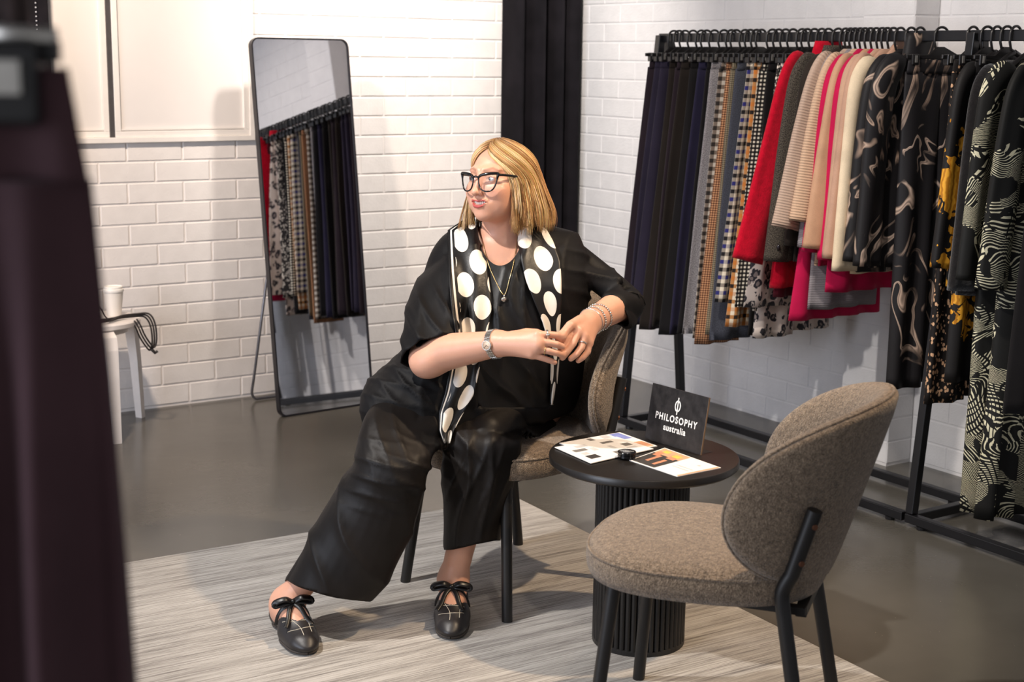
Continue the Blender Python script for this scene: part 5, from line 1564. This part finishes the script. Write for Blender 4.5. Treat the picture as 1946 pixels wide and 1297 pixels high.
def sheet(name, parts_, mat, thick):
    me = bpy.data.meshes.new(name); V, F_, UV = [], [], []
    for v, f_, uv in parts_:
        n = len(V); V += [tuple(p) for p in v]; F_ += [tuple(i+n for i in q) for q in f_]; UV += uv
    me.from_pydata(V, [], F_)
    ul = me.uv_layers.new(name='UVMap')
    for lp in me.loops: ul.data[lp.index].uv = UV[lp.vertex_index]
    me.materials.append(mat); me.polygons.foreach_set('use_smooth', [True]*len(F_)); me.update()
    o = link(name, me)
    sd = o.modifiers.new('t', 'SOLIDIFY'); sd.thickness = thick; sd.offset = 0
    return o
rowsL = [(413, 889, 904), (423, 873, 906), (438, 851, 908), (477, 851, 921), (516, 852, 927), (554, 855, 932), (593, 859, 934), (631, 866, 926), (665, 862, 918), (700, 855, 911), (747, 846, 902), (785, 834, 881), (820, 834, 862), (843, 844, 855)]
rowsR = [(428, 992, 1024), (435, 986, 1038), (458, 984, 1051), (496, 990, 1065), (535, 1000, 1067), (573, 1015, 1067), (612, 1031, 1065), (631, 1037, 1063), (693, 1047, 1062), (728, 1046, 1059), (770, 1045, 1051)]
bf = lambda y: [top_bvh, body_bvh] if y < 470 else ([top_bvh] if y < 780 else [top_bvh, trou_bvh])
sL = fall('scarf', rowsL, bf, 0.128, False, 0.006, 3.0)
sR = fall('scarf', rowsR, bf, 0.120, True, 0.004, 2.0, v0=0.03)
# roll behind the neck joining the two falls
nb = J['neck']; arc = []
ncol = 12
av, af, au = [], [], []
for i in range(17):
    a = math.radians(lerp(-15, 195, i/16))
    c_ = nb + CRh*(0.072*math.cos(a)+0.004) + CFh*(0.068*math.sin(a) - 0.015)
    for k in range(ncol):
        u = k/(ncol-1); z = lerp(-0.020, 0.045, u) - 0.012*abs(math.cos(a))
        rr = 1.0 - 0.14*u
        av.append(nb + (c_-nb)*rr + Vector((0, 0, z))); au.append((0.128*u, 0.5+0.25*i/16))
for i in range(16):
    for k in range(ncol-1):
        af.append((i*ncol+k, i*ncol+k+1, (i+1)*ncol+k+1, (i+1)*ncol+k))
under(sheet('scarf', [sL, sR, (av, af, au)], M_SCARF, 0.002))

# ---- hair
def mat_hair():
    t = NT('blonde_hair'); a = t.n('ShaderNodeVertexColor'); a.layer_name = 'tone'
    t.color(a.outputs[0]); t.set(0.38, spec=0.5)
    t.b.inputs['Anisotropic'].default_value = 0.5
    return t.m
M_HAIR = mat_hair()
def hair_pt(phi_e, s, lift, zend, flare, curl):
    """s in 0..2: 0..1 over the scalp from the parting, 1..2 hanging down"""
    fr2 = max(0.0, min(1.0, (95-abs(phi_e))/28.0))
    lift = lift*(1-0.6*fr2) - 0.0085*fr2*(1 if s < 1 else max(0.0, 2-s))
    a, b, c, yc, zc = 0.083+lift, 0.110+lift, 0.087+lift, -0.018, 0.012
    part = -22.0
    if s <= 1:
        fr_ = max(0.0, min(1.0, (135-abs(phi_e))/55.0))
        e = math.radians(88*(1-s)); w_ = s**(1.25*fr_) if fr_ > 0 else 1.0
        ph = math.radians(part + (phi_e-part)*w_)
        x = a*math.cos(e)*math.sin(ph) - 0.010*(1-s); y = yc + b*math.cos(e)*math.cos(ph) + (0.020*fr_)*(1-s); z = zc + c*math.sin(e)
        return x, y, z
    t = s-1
    ph = math.radians(phi_e)
    f_ = 1 + flare*smooth01(t*1.15) - curl*max(0, t-0.75)*2.0
    return a*f_*math.sin(ph), yc + b*f_*math.cos(ph), lerp(zc, zend, t)
hv, hf_, hcol = [], [], []
rnd = random.Random(11)
def strand(phi, lift, zend, flare, curl, r0, col, jit, wav, s0=0.0, ns=18, cph=0.0):
    pts = []
    ph_ = cph + rnd.gauss(0, 0.25); amp = rnd.uniform(0.8, 1.0)*wav
    for i in range(ns):
        s = lerp(s0, 2.0, i/(ns-1))
        x, y, z = hair_pt(phi, s, lift, zend, flare, curl)
        k = max(0, s-0.8)
        pts.append(hw(x + jit[0]*k + amp*math.sin(4.2*s+ph_)*k, y + jit[1]*k + amp*math.cos(3.7*s+ph_)*k, z + jit[2]*s))
    for _ in range(3): pts = [pts[0]] + [(pts[i-1]+pts[i]*2+pts[i+1])/4 for i in range(1, len(pts)-1)] + [pts[-1]]
    base = len(hv); n = 3
    mb = MB(); rad = [r0*(1.0 if i < ns*0.6 else lerp(1.0, 0.25, (i/(ns-1)-0.6)/0.4)) for i in range(ns)]
    mb.tube(pts, rad, n)
    hv.extend(mb.v); hf_.extend([[j+base for j in f_] for f_ in mb.f])
    root = srgb(132, 98, 66)
    for i in range(ns):
        t = smooth01(i/(ns-1)*3.2)
        cc = tuple(lerp(root[j], col[j], t) for j in range(3)) + (1,)
        hcol.extend([cc]*n)
tones = [srgb(204, 164, 110), srgb(182, 140, 88), srgb(218, 184, 134), srgb(156, 114, 68), srgb(194, 150, 96), srgb(226, 198, 152)]
PHMIN, PHMAX = 64.0, 296.0
for cidx in range(120):
    if cidx < 22: phi0 = rnd.uniform(PHMIN-2, 90)
    elif cidx < 34: phi0 = rnd.uniform(282, PHMAX)
    else: phi0 = rnd.uniform(PHMIN, PHMAX)
    signed = phi0 if phi0 < 180 else phi0-360
    frontness = max(0, 1-abs(abs(signed)-66)/40)
    fl = lerp(0.30, 0.04, frontness) + rnd.uniform(-.05, .05)
    if signed < 0: fl = lerp(0.16, 0.10, frontness) + rnd.uniform(-.03, .03)
    cl = rnd.uniform(-0.05, 0.28); ze = -0.136 + rnd.uniform(-0.014, 0.022); lf_ = rnd.uniform(0.000, 0.012)
    cj = (rnd.uniform(-.011, .011), rnd.uniform(-.011, .011), 0)
    ct = rnd.choice(tones); cph = rnd.uniform(0, 6.28); cwa = rnd.uniform(0.004, 0.010)
    for k in range(24):
        col = tuple(min(1, c*rnd.uniform(0.86, 1.12)) for c in ct)
        strand(signed + rnd.gauss(0, 2.6), lf_ + rnd.uniform(0, 0.005), ze + rnd.uniform(-.006, .006), fl + rnd.gauss(0, .015), cl, rnd.uniform(0.0006, 0.0012), col,
               (cj[0]+rnd.gauss(0, .0025), cj[1]+rnd.gauss(0, .0025), 0), cwa, cph=cph)
# under layer so the scalp never shows
rows = []
for i in range(26):
    s = 1.86*i/25
    rows.append([hw(*hair_pt((lambda q: q if q <= 180 else q-360)(lerp(PHMIN+3, PHMAX-3, k/47)), s, -0.006, -0.132, 0.22 if lerp(PHMIN+3, PHMAX-3, k/47) < 200 else 0.12, 0.0)) for k in range(48)])
# the scalp section: sweep through the signed angle so both sides meet on the crown
base = len(hv)
for r in rows: hv.extend(r); hcol.extend([srgb(150, 112, 70) + (1,)]*48)
for i in range(25):
    for k in range(47):
        if 46*0 <= k < 47 and not (i < 12 and 23 <= k <= 24 and False):
            hf_.append([base+i*48+k, base+i*48+k+1, base+(i+1)*48+k+1, base+(i+1)*48+k])
hm = mesh('hair', hv, hf_, M_HAIR, True)
hc_ = hm.color_attributes.new('tone', 'FLOAT_COLOR', 'POINT'); hc_.data.foreach_set('color', np.array(hcol, dtype=np.float32).ravel())
under(link('hair', hm))

# ---- glasses
M_FRAMEG = plain('black_acetate', srgb(18, 17, 18), 0.12, var=0.05)
M_GOLD = plain('gold_metal', srgb(214, 190, 140), 0.25, metal=0.9); M_SILVER = plain('silver_metal', srgb(210, 205, 198), 0.22, metal=0.95)
lg = NT('clear_lens'); lg.t.nodes.remove(lg.b)
tr_ = lg.n('ShaderNodeBsdfTransparent'); gls = lg.n('ShaderNodeBsdfGlossy'); gls.inputs['Roughness'].default_value = 0.02
mx = lg.n('ShaderNodeMixShader'); mx.inputs[0].default_value = 0.012; lg.l(tr_.outputs[0], mx.inputs[1]); lg.l(gls.outputs[0], mx.inputs[2]); lg.l(mx.outputs[0], lg.t.nodes['Material Output'].inputs[0])
def gl_y(x): return 0.1075 - 5.0*x*x
gf = MB(); lens = []
for s in (-1, 1):
    outl_ = [(0.0090, 0.006), (0.0105, -0.012), (0.0180, -0.0265), (0.0330, -0.0315), (0.0480, -0.0265), (0.0560, -0.011), (0.0600, 0.009), (0.0610, 0.0165), (0.0500, 0.0172), (0.0330, 0.0155), (0.0170, 0.0120)]
    loop = catmull([Vector((x, 0, z)) for x, z in outl_ + [outl_[0]]], 5)
    P_ = [hw(s*p.x, gl_y(p.x), p.z-0.002) for p in loop]
    gf.tube(P_, [lerp(0.0021, 0.0040, smooth01((p.z-0.0)/0.012)) for p in loop], 8, cap=False, up=hF)
    lens.append(P_[:-1])
    hinge = [hw(s*0.0600, gl_y(0.060), 0.0115), hw(s*0.067, 0.080, 0.0115), hw(s*0.074, 0.045, 0.0100), hw(s*0.0775, 0.0, 0.006)]
    gf.tube(catmull(hinge, 4), 0.0034, 8, up=hU)
gf.tube(catmull([hw(-0.0095, gl_y(0.0095), 0.003), hw(0, gl_y(0)+0.002, 0.0065), hw(0.0095, gl_y(0.0095), 0.003)], 5), 0.0026, 8)
ge = under(gf.build('glasses', M_FRAMEG, smooth=True))
for P_ in lens:
    l_ = MB(); l_.v = list(P_); l_.f = [list(range(len(P_)))]
    under(l_.build('lens', lg.m), ge)
for s in (-1, 1):
    d_ = MB()
    for q in (0.0, 0.006): d_.sphere(hw(s*(0.0655+q*0.2), 0.083-q, 0.0115), 0.0022, 8)
    under(d_.build('temple_stud', M_SILVER, smooth=True), ge)

# ---- jewellery and watch
def band_ring(c_, axis, r, rb, n=40, fit=None):
    """ring round an axis; fit: gap to keep from the skin, found by looking inwards"""
    axis = axis.normalized(); e1 = axis.orthogonal().normalized(); e2 = axis.cross(e1)
    out = []
    for k in range(n+1):
        d_ = e1*math.cos(2*math.pi*k/n) + e2*math.sin(2*math.pi*k/n); rr = r
        if fit is not None:
            h = body_bvh.ray_cast(c_ + d_*0.055, -d_)
            if h[0] is not None and h[3] < 0.05: rr = 0.055-h[3]+fit
        out.append(c_ + d_*rr)
    return out
ax = (J['wrR']-J['elR']).normalized()
wc = J['elR'].lerp(J['wrR'], 0.95)
w_b = MB()
e1 = (-CF - ax*(-CF).dot(ax)).normalized(); e2 = ax.cross(e1)
def skin_r(d_):
    h = body_bvh.ray_cast(wc + d_*0.06, -d_); return 0.06-h[3] if h[0] is not None else 0.03
for k in range(34):
    a0 = 2*math.pi*k/34
    wr_ = skin_r(e1*math.cos(a0) + e2*math.sin(a0)) + 0.0018
    for off in (-0.0058, 0.0, 0.0058):
        c_ = wc + (e1*math.cos(a0) + e2*math.sin(a0))*wr_ + ax*off
        m_ = Matrix((tuple(ax), tuple((e1*-math.sin(a0) + e2*math.cos(a0))), tuple((e1*math.cos(a0) + e2*math.sin(a0))))).transposed()
        w_b.box(c_, (0.0054, 0.0058, 0.0030), m_, ch=0.0007)
wt = under(w_b.build('watch', M_SILVER))
fm_ = Matrix((tuple(ax), tuple(e2), tuple(e1))).transposed()
def disc(name, c_, r, h, mat, par):
    mb = MB(); mb.loft([[c_ + fm_ @ Vector((rr*math.cos(2*math.pi*k/32), rr*math.sin(2*math.pi*k/32), z)) for k in range(32)] for rr, z in ((r*0.96, 0), (r, h*0.3), (r, h*0.8), (r*0.93, h))])
    return under(mb.build(name, mat, smooth=True, auto=0.5), par)
wf = wc + e1*(skin_r(e1)+0.0005)
disc('watch_case', wf, 0.0135, 0.007, M_SILVER, wt); disc('watch_dial', wf + e1*0.0068, 0.0108, 0.0007, plain('champagne_dial', srgb(206, 176, 150), 0.3, metal=0.3), wt)
hd_ = MB()
for a0, L in ((0.6, 0.006), (2.4, 0.0085)):
    dv = (fm_ @ Vector((math.cos(a0), math.sin(a0), 0)))
    hd_.tube([wf + e1*0.0078, wf + e1*0.0078 + dv*L], 0.0005, 6)
for k in range(12):
    dv = fm_ @ Vector((math.cos(k*math.pi/6), math.sin(k*math.pi/6), 0)); hd_.tube([wf + e1*0.0077 + dv*0.008, wf + e1*0.0077 + dv*0.0098], 0.0005, 5)
under(hd_.build('watch_hands', M_PUPIL), wt)
axl = (J['wrL']-J['elL']).normalized()
for q, tilt, rr in ((0.80, 0.18, 0.0345), (0.90, -0.12, 0.0330)):
    c_ = J['elL'].lerp(J['wrL'], q); b_ = MB()
    a_ = (axl + CRh*tilt).normalized()
    for p in band_ring(c_, a_, rr, 0, 36, 0.0022)[:-1]: b_.sphere(p, 0.0030, 8)
    under(b_.build('bead_bracelet', M_SILVER, smooth=True))
c_ = J['elL'].lerp(J['wrL'], 1.0)
bg = MB(); bg.tube(band_ring(c_, (axl - CRh*0.1).normalized(), 0.0285, 0, 40, 0.001), 0.0013, 6, cap=False)
under(bg.build('bangle', M_SILVER, smooth=True))
def ring_on(name, f_, seg, t, r, rb, mat, stone=None):
    a, b, ra, rb_, _ = f_[seg]
    c_ = a.lerp(b, t); mb = MB(); mb.tube(band_ring(c_, b-a, lerp(ra, rb_, t)+0.0008, 0, 24), rb, 8, cap=False)
    o = under(mb.build(name, mat, smooth=True))
    if stone:
        d_ = (-CF - (b-a).normalized()*(-CF).dot((b-a).normalized())).normalized()
        st = MB(); st.sphere(c_ + d_*(lerp(ra, rb_, t)+0.001), stone, 12, (1, 1, 0.7)); under(st.build('stone', mat, smooth=True), o)
ring_on('signet_ring', fingR[0], 0, 0.85, 0, 0.0028, M_SILVER, 0.0062)
ring_on('ring', fingR[2], 0, 0.75, 0, 0.0013, M_GOLD, 0.0024)
ring_on('ring', fingL[2], 0, 0.62, 0, 0.0016, M_SILVER, 0.0036)
# necklace with pendant
np_ = []
for (x, y) in [(918, 462), (922, 480), (930, 508), (942, 535), (958, 562), (967, 535), (975, 505), (980, 478), (983, 452)]:
    np_.append((x, y))
cp_ = catmull([(x, y, 0) for x, y in np_], 6)
nk = MB(); path = []
for p in cp_:
    q = surf(p.x, p.y, 0.003, [top_bvh, body_bvh], 3.85); path.append(at(p.x, p.y, q))
for _ in range(2): path = [path[0]] + [(path[i-1]+path[i]*2+path[i+1])/4 for i in range(1, len(path)-1)] + [path[-1]]
nk.tube(path, 0.0011, 6)
no = under(nk.build('necklace', M_GOLD, smooth=True))
q = surf(958, 570, 0.008, [top_bvh, body_bvh], 3.85)
pd = MB(); pc = at(958, 569.5, q); pd.sphere(pc, 0.0085, 14, (1, 0.5, 0.85)); pd.tube([pc+Vector((0, 0, 0.006)), pc+Vector((0, 0, 0.012))], 0.002, 8)
under(pd.build('pendant', M_SILVER, smooth=True), no)

# ---- shoes
M_SHOE = plain('black_shoe_leather', srgb(34, 31, 32), 0.42, var=0.1, bump=0.15, bscale=600, bdist=0.001); M_SOLE = plain('dark_rubber_sole', srgb(62, 54, 48), 0.7)
M_STITCH = plain('cream_stitching', srgb(205, 195, 175), 0.7); M_RIBBON = plain('black_satin_ribbon', srgb(20, 18, 19), 0.38)
def shoe(side):
    an = J['an'+side]; f_, s_ = foot_frame(an, TOE[side]); g = Vector((an.x, an.y, RUG_Z))
    fa, sa, ga = np3(f_), np3(s_), np3(g)
    ch_ = [c for c in foot_chains(side)]
    def foot(p):
        d = None
        for a, b, r1, r2, k in ch_[:2] + ch_[3:]:
            q = sd_cone(p, a, b, r1, r2); d = q if d is None else smin(d, q, k)
        q = sd_cone(p, ch_[2][0], ch_[2][1], ch_[2][2], ch_[2][3]); d = smin(d, q, 0.02)
        return d
    def fn(p):
        r = p-ga; x = r@fa; y = r@sa; z = r[:, 2]
        d = foot(p) - 0.0042
        # toe box filled out
        d = smin(d, sd_ell(np.stack([x, y, z], 1), (0.118, 0.006, 0.020), (0.078, 0.042, 0.024)), 0.012)
        xe = x + 26.0*(y-0.005)**2
        rim = np.interp(x, [-0.07, -0.055, -0.03, 0.02, 0.07, 0.11], [0.074, 0.070, 0.052, 0.038, 0.032, 0.030])
        t_ = np.clip((xe-0.100)/0.022, 0, 1); rim = rim + 0.07*t_*t_*(3-2*t_)
        d = smax(d, (z-rim)*0.7, 0.003)
        d = smax(d, 0.0015-z, 0.002)
        return d
    lo = np.array(tuple(g)) - 0.2; hi = np.array(tuple(g)) + 0.24; lo[2] = RUG_Z-0.004; hi[2] = RUG_Z+0.13
    v, q = surface_net(fn, lo, hi, 0.0022)
    o = under(np_mesh('shoe', v, q, M_SHOE))
    bv_ = BVHTree.FromPolygons([Vector(p) for p in v], [tuple(c) for c in q.tolist()])
    def W(a, b, z): return g + f_*a + s_*b + Vector((0, 0, z))
    # sole edge
    so = MB(); pts = []
    for k in range(48):
        a = 2*math.pi*k/48; dx, dy = math.cos(a), math.sin(a)
        o_ = W(0.055+0.12*dx*1.4, 0.006+0.09*dy*1.4, 0.008); tgt = W(0.055+0.05*dx, 0.005, 0.008)
        h = bv_.ray_cast(o_, (tgt-o_).normalized())
        if h[0] is not None: pts.append(h[0])
    pts.append(pts[0]); so.tube(pts, 0.0045, 6, cap=False); under(so.build('sole', M_SOLE, smooth=True), o)
    # stitching lines dropped on the toe
    for ln_ in ([(0.055, -0.032), (0.085, -0.028), (0.11, -0.012), (0.135, 0.0), (0.165, 0.002)], [(0.09, -0.034), (0.11, -0.015), (0.115, 0.015), (0.105, 0.036)], [(0.125, -0.030), (0.138, -0.008), (0.138, 0.018), (0.125, 0.036)], [(0.085, 0.030), (0.115, 0.026), (0.15, 0.026)]):
        sp_ = []
        for p in catmull([(a, b, 0) for a, b in ln_], 7):
            h = bv_.ray_cast(W(p.x, p.y, 0.12), Vector((0, 0, -1)))
            if h[0] is not None: sp_.append(h[0]+Vector((0, 0, 0.0004)))
        if len(sp_) > 2: st = MB(); st.tube(sp_, 0.0007, 5); under(st.build('stitching', M_STITCH), o)
    # ribbon strap and bow
    rb = MB()
    def rib(pts, w, nrm):
        rows = []
        P_ = catmull(pts, 6)
        for i, p in enumerate(P_):
            t_ = (P_[min(i+1, len(P_)-1)]-P_[max(i-1, 0)]).normalized(); b_ = t_.cross(nrm).normalized()
            rows.append([p-b_*w/2, p-b_*w/6+nrm*0.001, p+b_*w/6+nrm*0.001, p+b_*w/2])
        rb.grid(rows)
    up_ = (Vector((0, 0, 1))*0.8 + f_*0.6).normalized()
    rib([W(0.050, -0.038, 0.036), W(0.058, -0.034, 0.062), W(0.062, -0.018, 0.088), W(0.064, 0.0, 0.095), W(0.062, 0.020, 0.088), W(0.058, 0.036, 0.062), W(0.052, 0.042, 0.036)], 0.016, up_)
    k0 = W(0.064, 0.0, 0.098)
    for sg in (-1, 1):
        rib([k0, k0+s_*sg*0.020+up_*0.016, k0+s_*sg*0.044+up_*0.008, k0+s_*sg*0.046-up_*0.006+f_*0.006, k0+s_*sg*0.018+f_*0.004+up_*0.002, k0], 0.016, up_)
        rib([k0, k0+s_*sg*0.014+f_*0.022-Vector((0, 0, 0.010)), k0+s_*sg*0.024+f_*0.045-Vector((0, 0, 0.030)), k0+s_*sg*0.034+f_*0.062-Vector((0, 0, 0.042))], 0.012, up_)
    ro = under(rb.build('ribbon_bow', M_RIBBON, smooth=True), o)
    sdm = ro.modifiers.new('t', 'SOLIDIFY'); sdm.thickness = 0.0015; sdm.offset = 0
    kn = MB(); kn.sphere(k0+up_*0.003, 0.008, 10, (1, 1, 0.8)); under(kn.build('bow_knot', M_RIBBON, smooth=True), o)
shoe('R'); shoe('L')

# ------------------------------------------------------------------ things on the table
TZ = RUG_Z + TH
def onz(px, py, z):
    dr = CF + CR*((px-973.0)/CAM_F) - CU*((py-648.5)/CAM_F)
    return CAM_POS + dr*((z-CAM_POS.z)/dr.z)
def text_mesh(name, body_, size, mat, bold=0.0, sp=1.0):
    cu = bpy.data.curves.new(name, 'FONT'); cu.body = body_; cu.size = size; cu.extrude = 0.0002; cu.align_x = 'CENTER'; cu.align_y = 'CENTER'; cu.offset = bold; cu.space_character = sp
    o = bpy.data.objects.new(name, cu); COL.objects.link(o)
    dg = bpy.context.evaluated_depsgraph_get(); dg.update()
    me = bpy.data.meshes.new_from_object(o.evaluated_get(dg))
    bpy.data.objects.remove(o); me.materials.clear(); me.materials.append(mat)
    return me
def sign():
    bl, br = onz(1226, 834, TZ), onz(1332, 867, TZ)
    w_ = (br-bl).length; xd = (br-bl).normalized(); nd = Vector((xd.y, -xd.x, 0))      # nd points to the viewer
    if nd.dot(-CFh) < 0: nd = -nd
    mid = (bl+br)/2
    t = thing('table_sign', 'black tabletop sign reading PHILOSOPHY australia', 'sign', mid)
    Hs = 0.146; lean = math.radians(9)
    zd = (Vector((0, 0, 1))*math.cos(lean) - nd*math.sin(lean)).normalized(); fn_ = xd.cross(zd).normalized()
    if fn_.dot(nd) < 0: fn_ = -fn_
    Mx = Matrix((tuple(xd), tuple(zd), tuple(fn_))).transposed()
    m_board = NT('black_slate_print'); o_ = m_board.obj()
    m_board.color(m_board.ramp(m_board.noise(o_, 45.0, 4.0, 0.65), [(0.35, srgb(26, 24, 24)), (0.75, srgb(52, 49, 49))])); m_board.set(0.4)
    MB().box(zd*(Hs/2+0.002), (w_, Hs, 0.004), Mx, ch=0.0006).build('sign_board', m_board.m, t)
    MB().box(-fn_*0.026 + Vector((0, 0, 0.0025)), (w_*0.9, 0.004, 0.05), Matrix((tuple(xd), (0, 0, 1), tuple(nd))).transposed()).build('easel_foot', m_board.m, t)
    MB().box(zd*(Hs/2+0.002) + xd*(w_/2+0.0004), (0.0008, Hs, 0.0044), Mx).build('board_edge', plain('brown_board_edge', srgb(120, 96, 72), 0.6), t)
    mw = plain('white_sign_print', srgb(240, 238, 232), 0.5, var=0.01)
    def put(me, x, z, sx=1.0):
        o = link('lettering', me, t); M4 = Mx.to_4x4(); M4.translation = xd*x + zd*z + fn_*0.0024
        o.matrix_local = M4 @ Matrix.Diagonal((sx, 1, 1, 1))
        return o
    put(text_mesh('lettering', 'PHILOSOPHY', 0.0245, mw, 0.0007, 1.28), 0.0, Hs*0.475, 0.86)
    put(text_mesh('lettering', 'australia', 0.0235, mw, 0.0006, 1.1), 0.0, Hs*0.305, 0.92)
    # phi emblem: two half rings and a bar
    em = MB(); c_ = zd*Hs*0.725 + fn_*0.0026
    for sg in (-1, 1):
        rows = []
        for k in range(17):
            a = math.radians(lerp(-74, 74, k/16))
            rows.append([c_ + xd*sg*(0.0105*math.cos(a)*q_+0.000) + zd*(0.0150*math.sin(a)*(q_**0.8)) for q_ in (0.68, 1.02)])
        em.grid(rows)
    em.box(c_, (0.0036, 0.044, 0.0006), Mx)
    em.build('emblem', mw, t)
sign()
M_PAPER = plain('white_paper', srgb(238, 234, 230), 0.5, var=0.02); M_INK1 = plain('grey_print', srgb(120, 116, 112), 0.6); M_INK2 = plain('dark_print', srgb(60, 56, 54), 0.6)
M_INK3 = plain('pale_grey_print', srgb(200, 196, 194), 0.6); M_PEACH = plain('peach_print', srgb(226, 166, 130), 0.5); M_YEL = plain('yellow_print', srgb(230, 196, 90), 0.5); M_SKINP = plain('skin_tone_print', srgb(206, 140, 108), 0.5); M_BLUE = plain('blue_edge_print', srgb(130, 140, 200), 0.5)
def leaflet(label, corners, z, prints, th_=0.0016, group=None):
    P_ = [onz(x, y, TZ) for x, y in corners]
    c_ = sum(P_, Vector())/4
    t = thing('leaflet', label, 'leaflet', (c_.x, c_.y, z), group=group)
    Q = [p-Vector((c_.x, c_.y, TZ)) for p in P_]
    mb = MB(); mb.v = [q for q in Q] + [q+Vector((0, 0, th_)) for q in Q]
    mb.f = [[3, 2, 1, 0], [4, 5, 6, 7]] + [[k, (k+1) % 4, 4+(k+1) % 4, 4+k] for k in range(4)]
    mb.build('page', M_PAPER, t)
    def bil(u, v): return (Q[0]*(1-u)+Q[1]*u)*(1-v) + (Q[3]*(1-u)+Q[2]*u)*v
    for i_, (u0, v0, u1, v1, m) in enumerate(prints):
        pb = MB(); b_ = [bil(u0, v0), bil(u1, v0), bil(u1, v1), bil(u0, v1)]
        pb.v = [p+Vector((0, 0, th_+0.00002)) for p in b_] + [p+Vector((0, 0, th_+0.00008+0.00004*i_)) for p in b_]
        pb.f = [[3, 2, 1, 0], [4, 5, 6, 7]] + [[k, (k+1) % 4, 4+(k+1) % 4, 4+k] for k in range(4)]
        pb.build('printed_picture', m, t)
    return t
leaflet('white leaflet with peach corner lying under the picture leaflet', [(1063, 843.5), (1130, 868), (1249, 849), (1178, 823)], TZ, [(0.02, 0.62, 0.60, 0.75, M_INK3), (0.62, 0.55, 0.97, 0.97, M_PEACH), (0.70, 0.62, 0.80, 0.72, M_YEL), (0.05, 0.40, 0.30, 0.48, M_INK1), (0.02, 0.80, 0.4, 0.96, M_BLUE)])
leaflet('white leaflet printed with small grey clothing pictures', [(1054, 853), (1123, 883.5), (1242, 856), (1172, 833)], TZ+0.0022, [(0.30, 0.10, 0.42, 0.30, M_INK1), (0.50, 0.12, 0.62, 0.22, M_INK3), (0.66, 0.10, 0.84, 0.26, M_INK2), (0.34, 0.34, 0.5, 0.42, M_INK3), (0.72, 0.50, 0.88, 0.68, M_INK1), (0.12, 0.22, 0.24, 0.40, M_INK3), (0.16, 0.62, 0.26, 0.80, M_INK1), (0.40, 0.60, 0.60, 0.66, M_INK3), (0.42, 0.80, 0.58, 0.92, M_INK1), (0.66, 0.76, 0.76, 0.90, M_INK3)])
leaflet('glossy card with photograph and white text half', [(1196, 876), (1287, 907), (1370, 890.5), (1263, 852.5)], TZ, [(0.02, 0.03, 0.50, 0.97, M_INK2), (0.02, 0.66, 0.50, 0.97, M_PEACH), (0.06, 0.55, 0.16, 0.80, M_SKINP), (0.16, 0.22, 0.22, 0.62, M_SKINP), (0.30, 0.58, 0.44, 0.76, M_SKINP), (0.34, 0.16, 0.40, 0.50, M_SKINP), (0.10, 0.78, 0.20, 0.90, M_YEL), (0.31, 0.72, 0.43, 0.86, M_YEL), (0.78, 0.72, 0.82, 0.78, M_INK3), (0.60, 0.35, 0.9, 0.38, M_INK3), (0.60, 0.45, 0.9, 0.48, M_INK3), (0.96, 0.03, 0.995, 0.97, M_PEACH)])
tin = thing('round_tin', 'small black round tin with white lettering on the leaflets', 'tin', onz(1191, 869, TZ+0.0045))
M_TIN = plain('black_gloss_tin', srgb(20, 19, 20), 0.15)
MB().lathe([(0.0215, 0.0), (0.0228, 0.001), (0.0228, 0.007), (0.0222, 0.0075)], 40).build('tin_base', M_TIN, tin, smooth=True, auto=0.5)
MB().lathe([(0.0222, 0.0078), (0.0233, 0.0085), (0.0233, 0.0135), (0.0222, 0.0150), (0.020, 0.0152), (0.001, 0.0152)], 40).build('tin_lid', M_TIN, tin, smooth=True, auto=0.5)
tx = text_mesh('lettering', 'PHILOSOPHY', 0.0058, plain('white_tin_print', srgb(230, 228, 222), 0.5, var=0.01), 0.0, 1.05)
lo_t = link('lettering', tx, tin, (0, 0, 0.0155), (0, 0, -CAM_YAW-0.25))
ty = text_mesh('lettering', 'australia', 0.0048, tx.materials[0], 0.0, 1.0)
o_ = link('lettering', ty, tin, Matrix.Rotation(-CAM_YAW-0.25, 3, 'Z') @ Vector((0, -0.006, 0.0155)), (0, 0, -CAM_YAW-0.25))
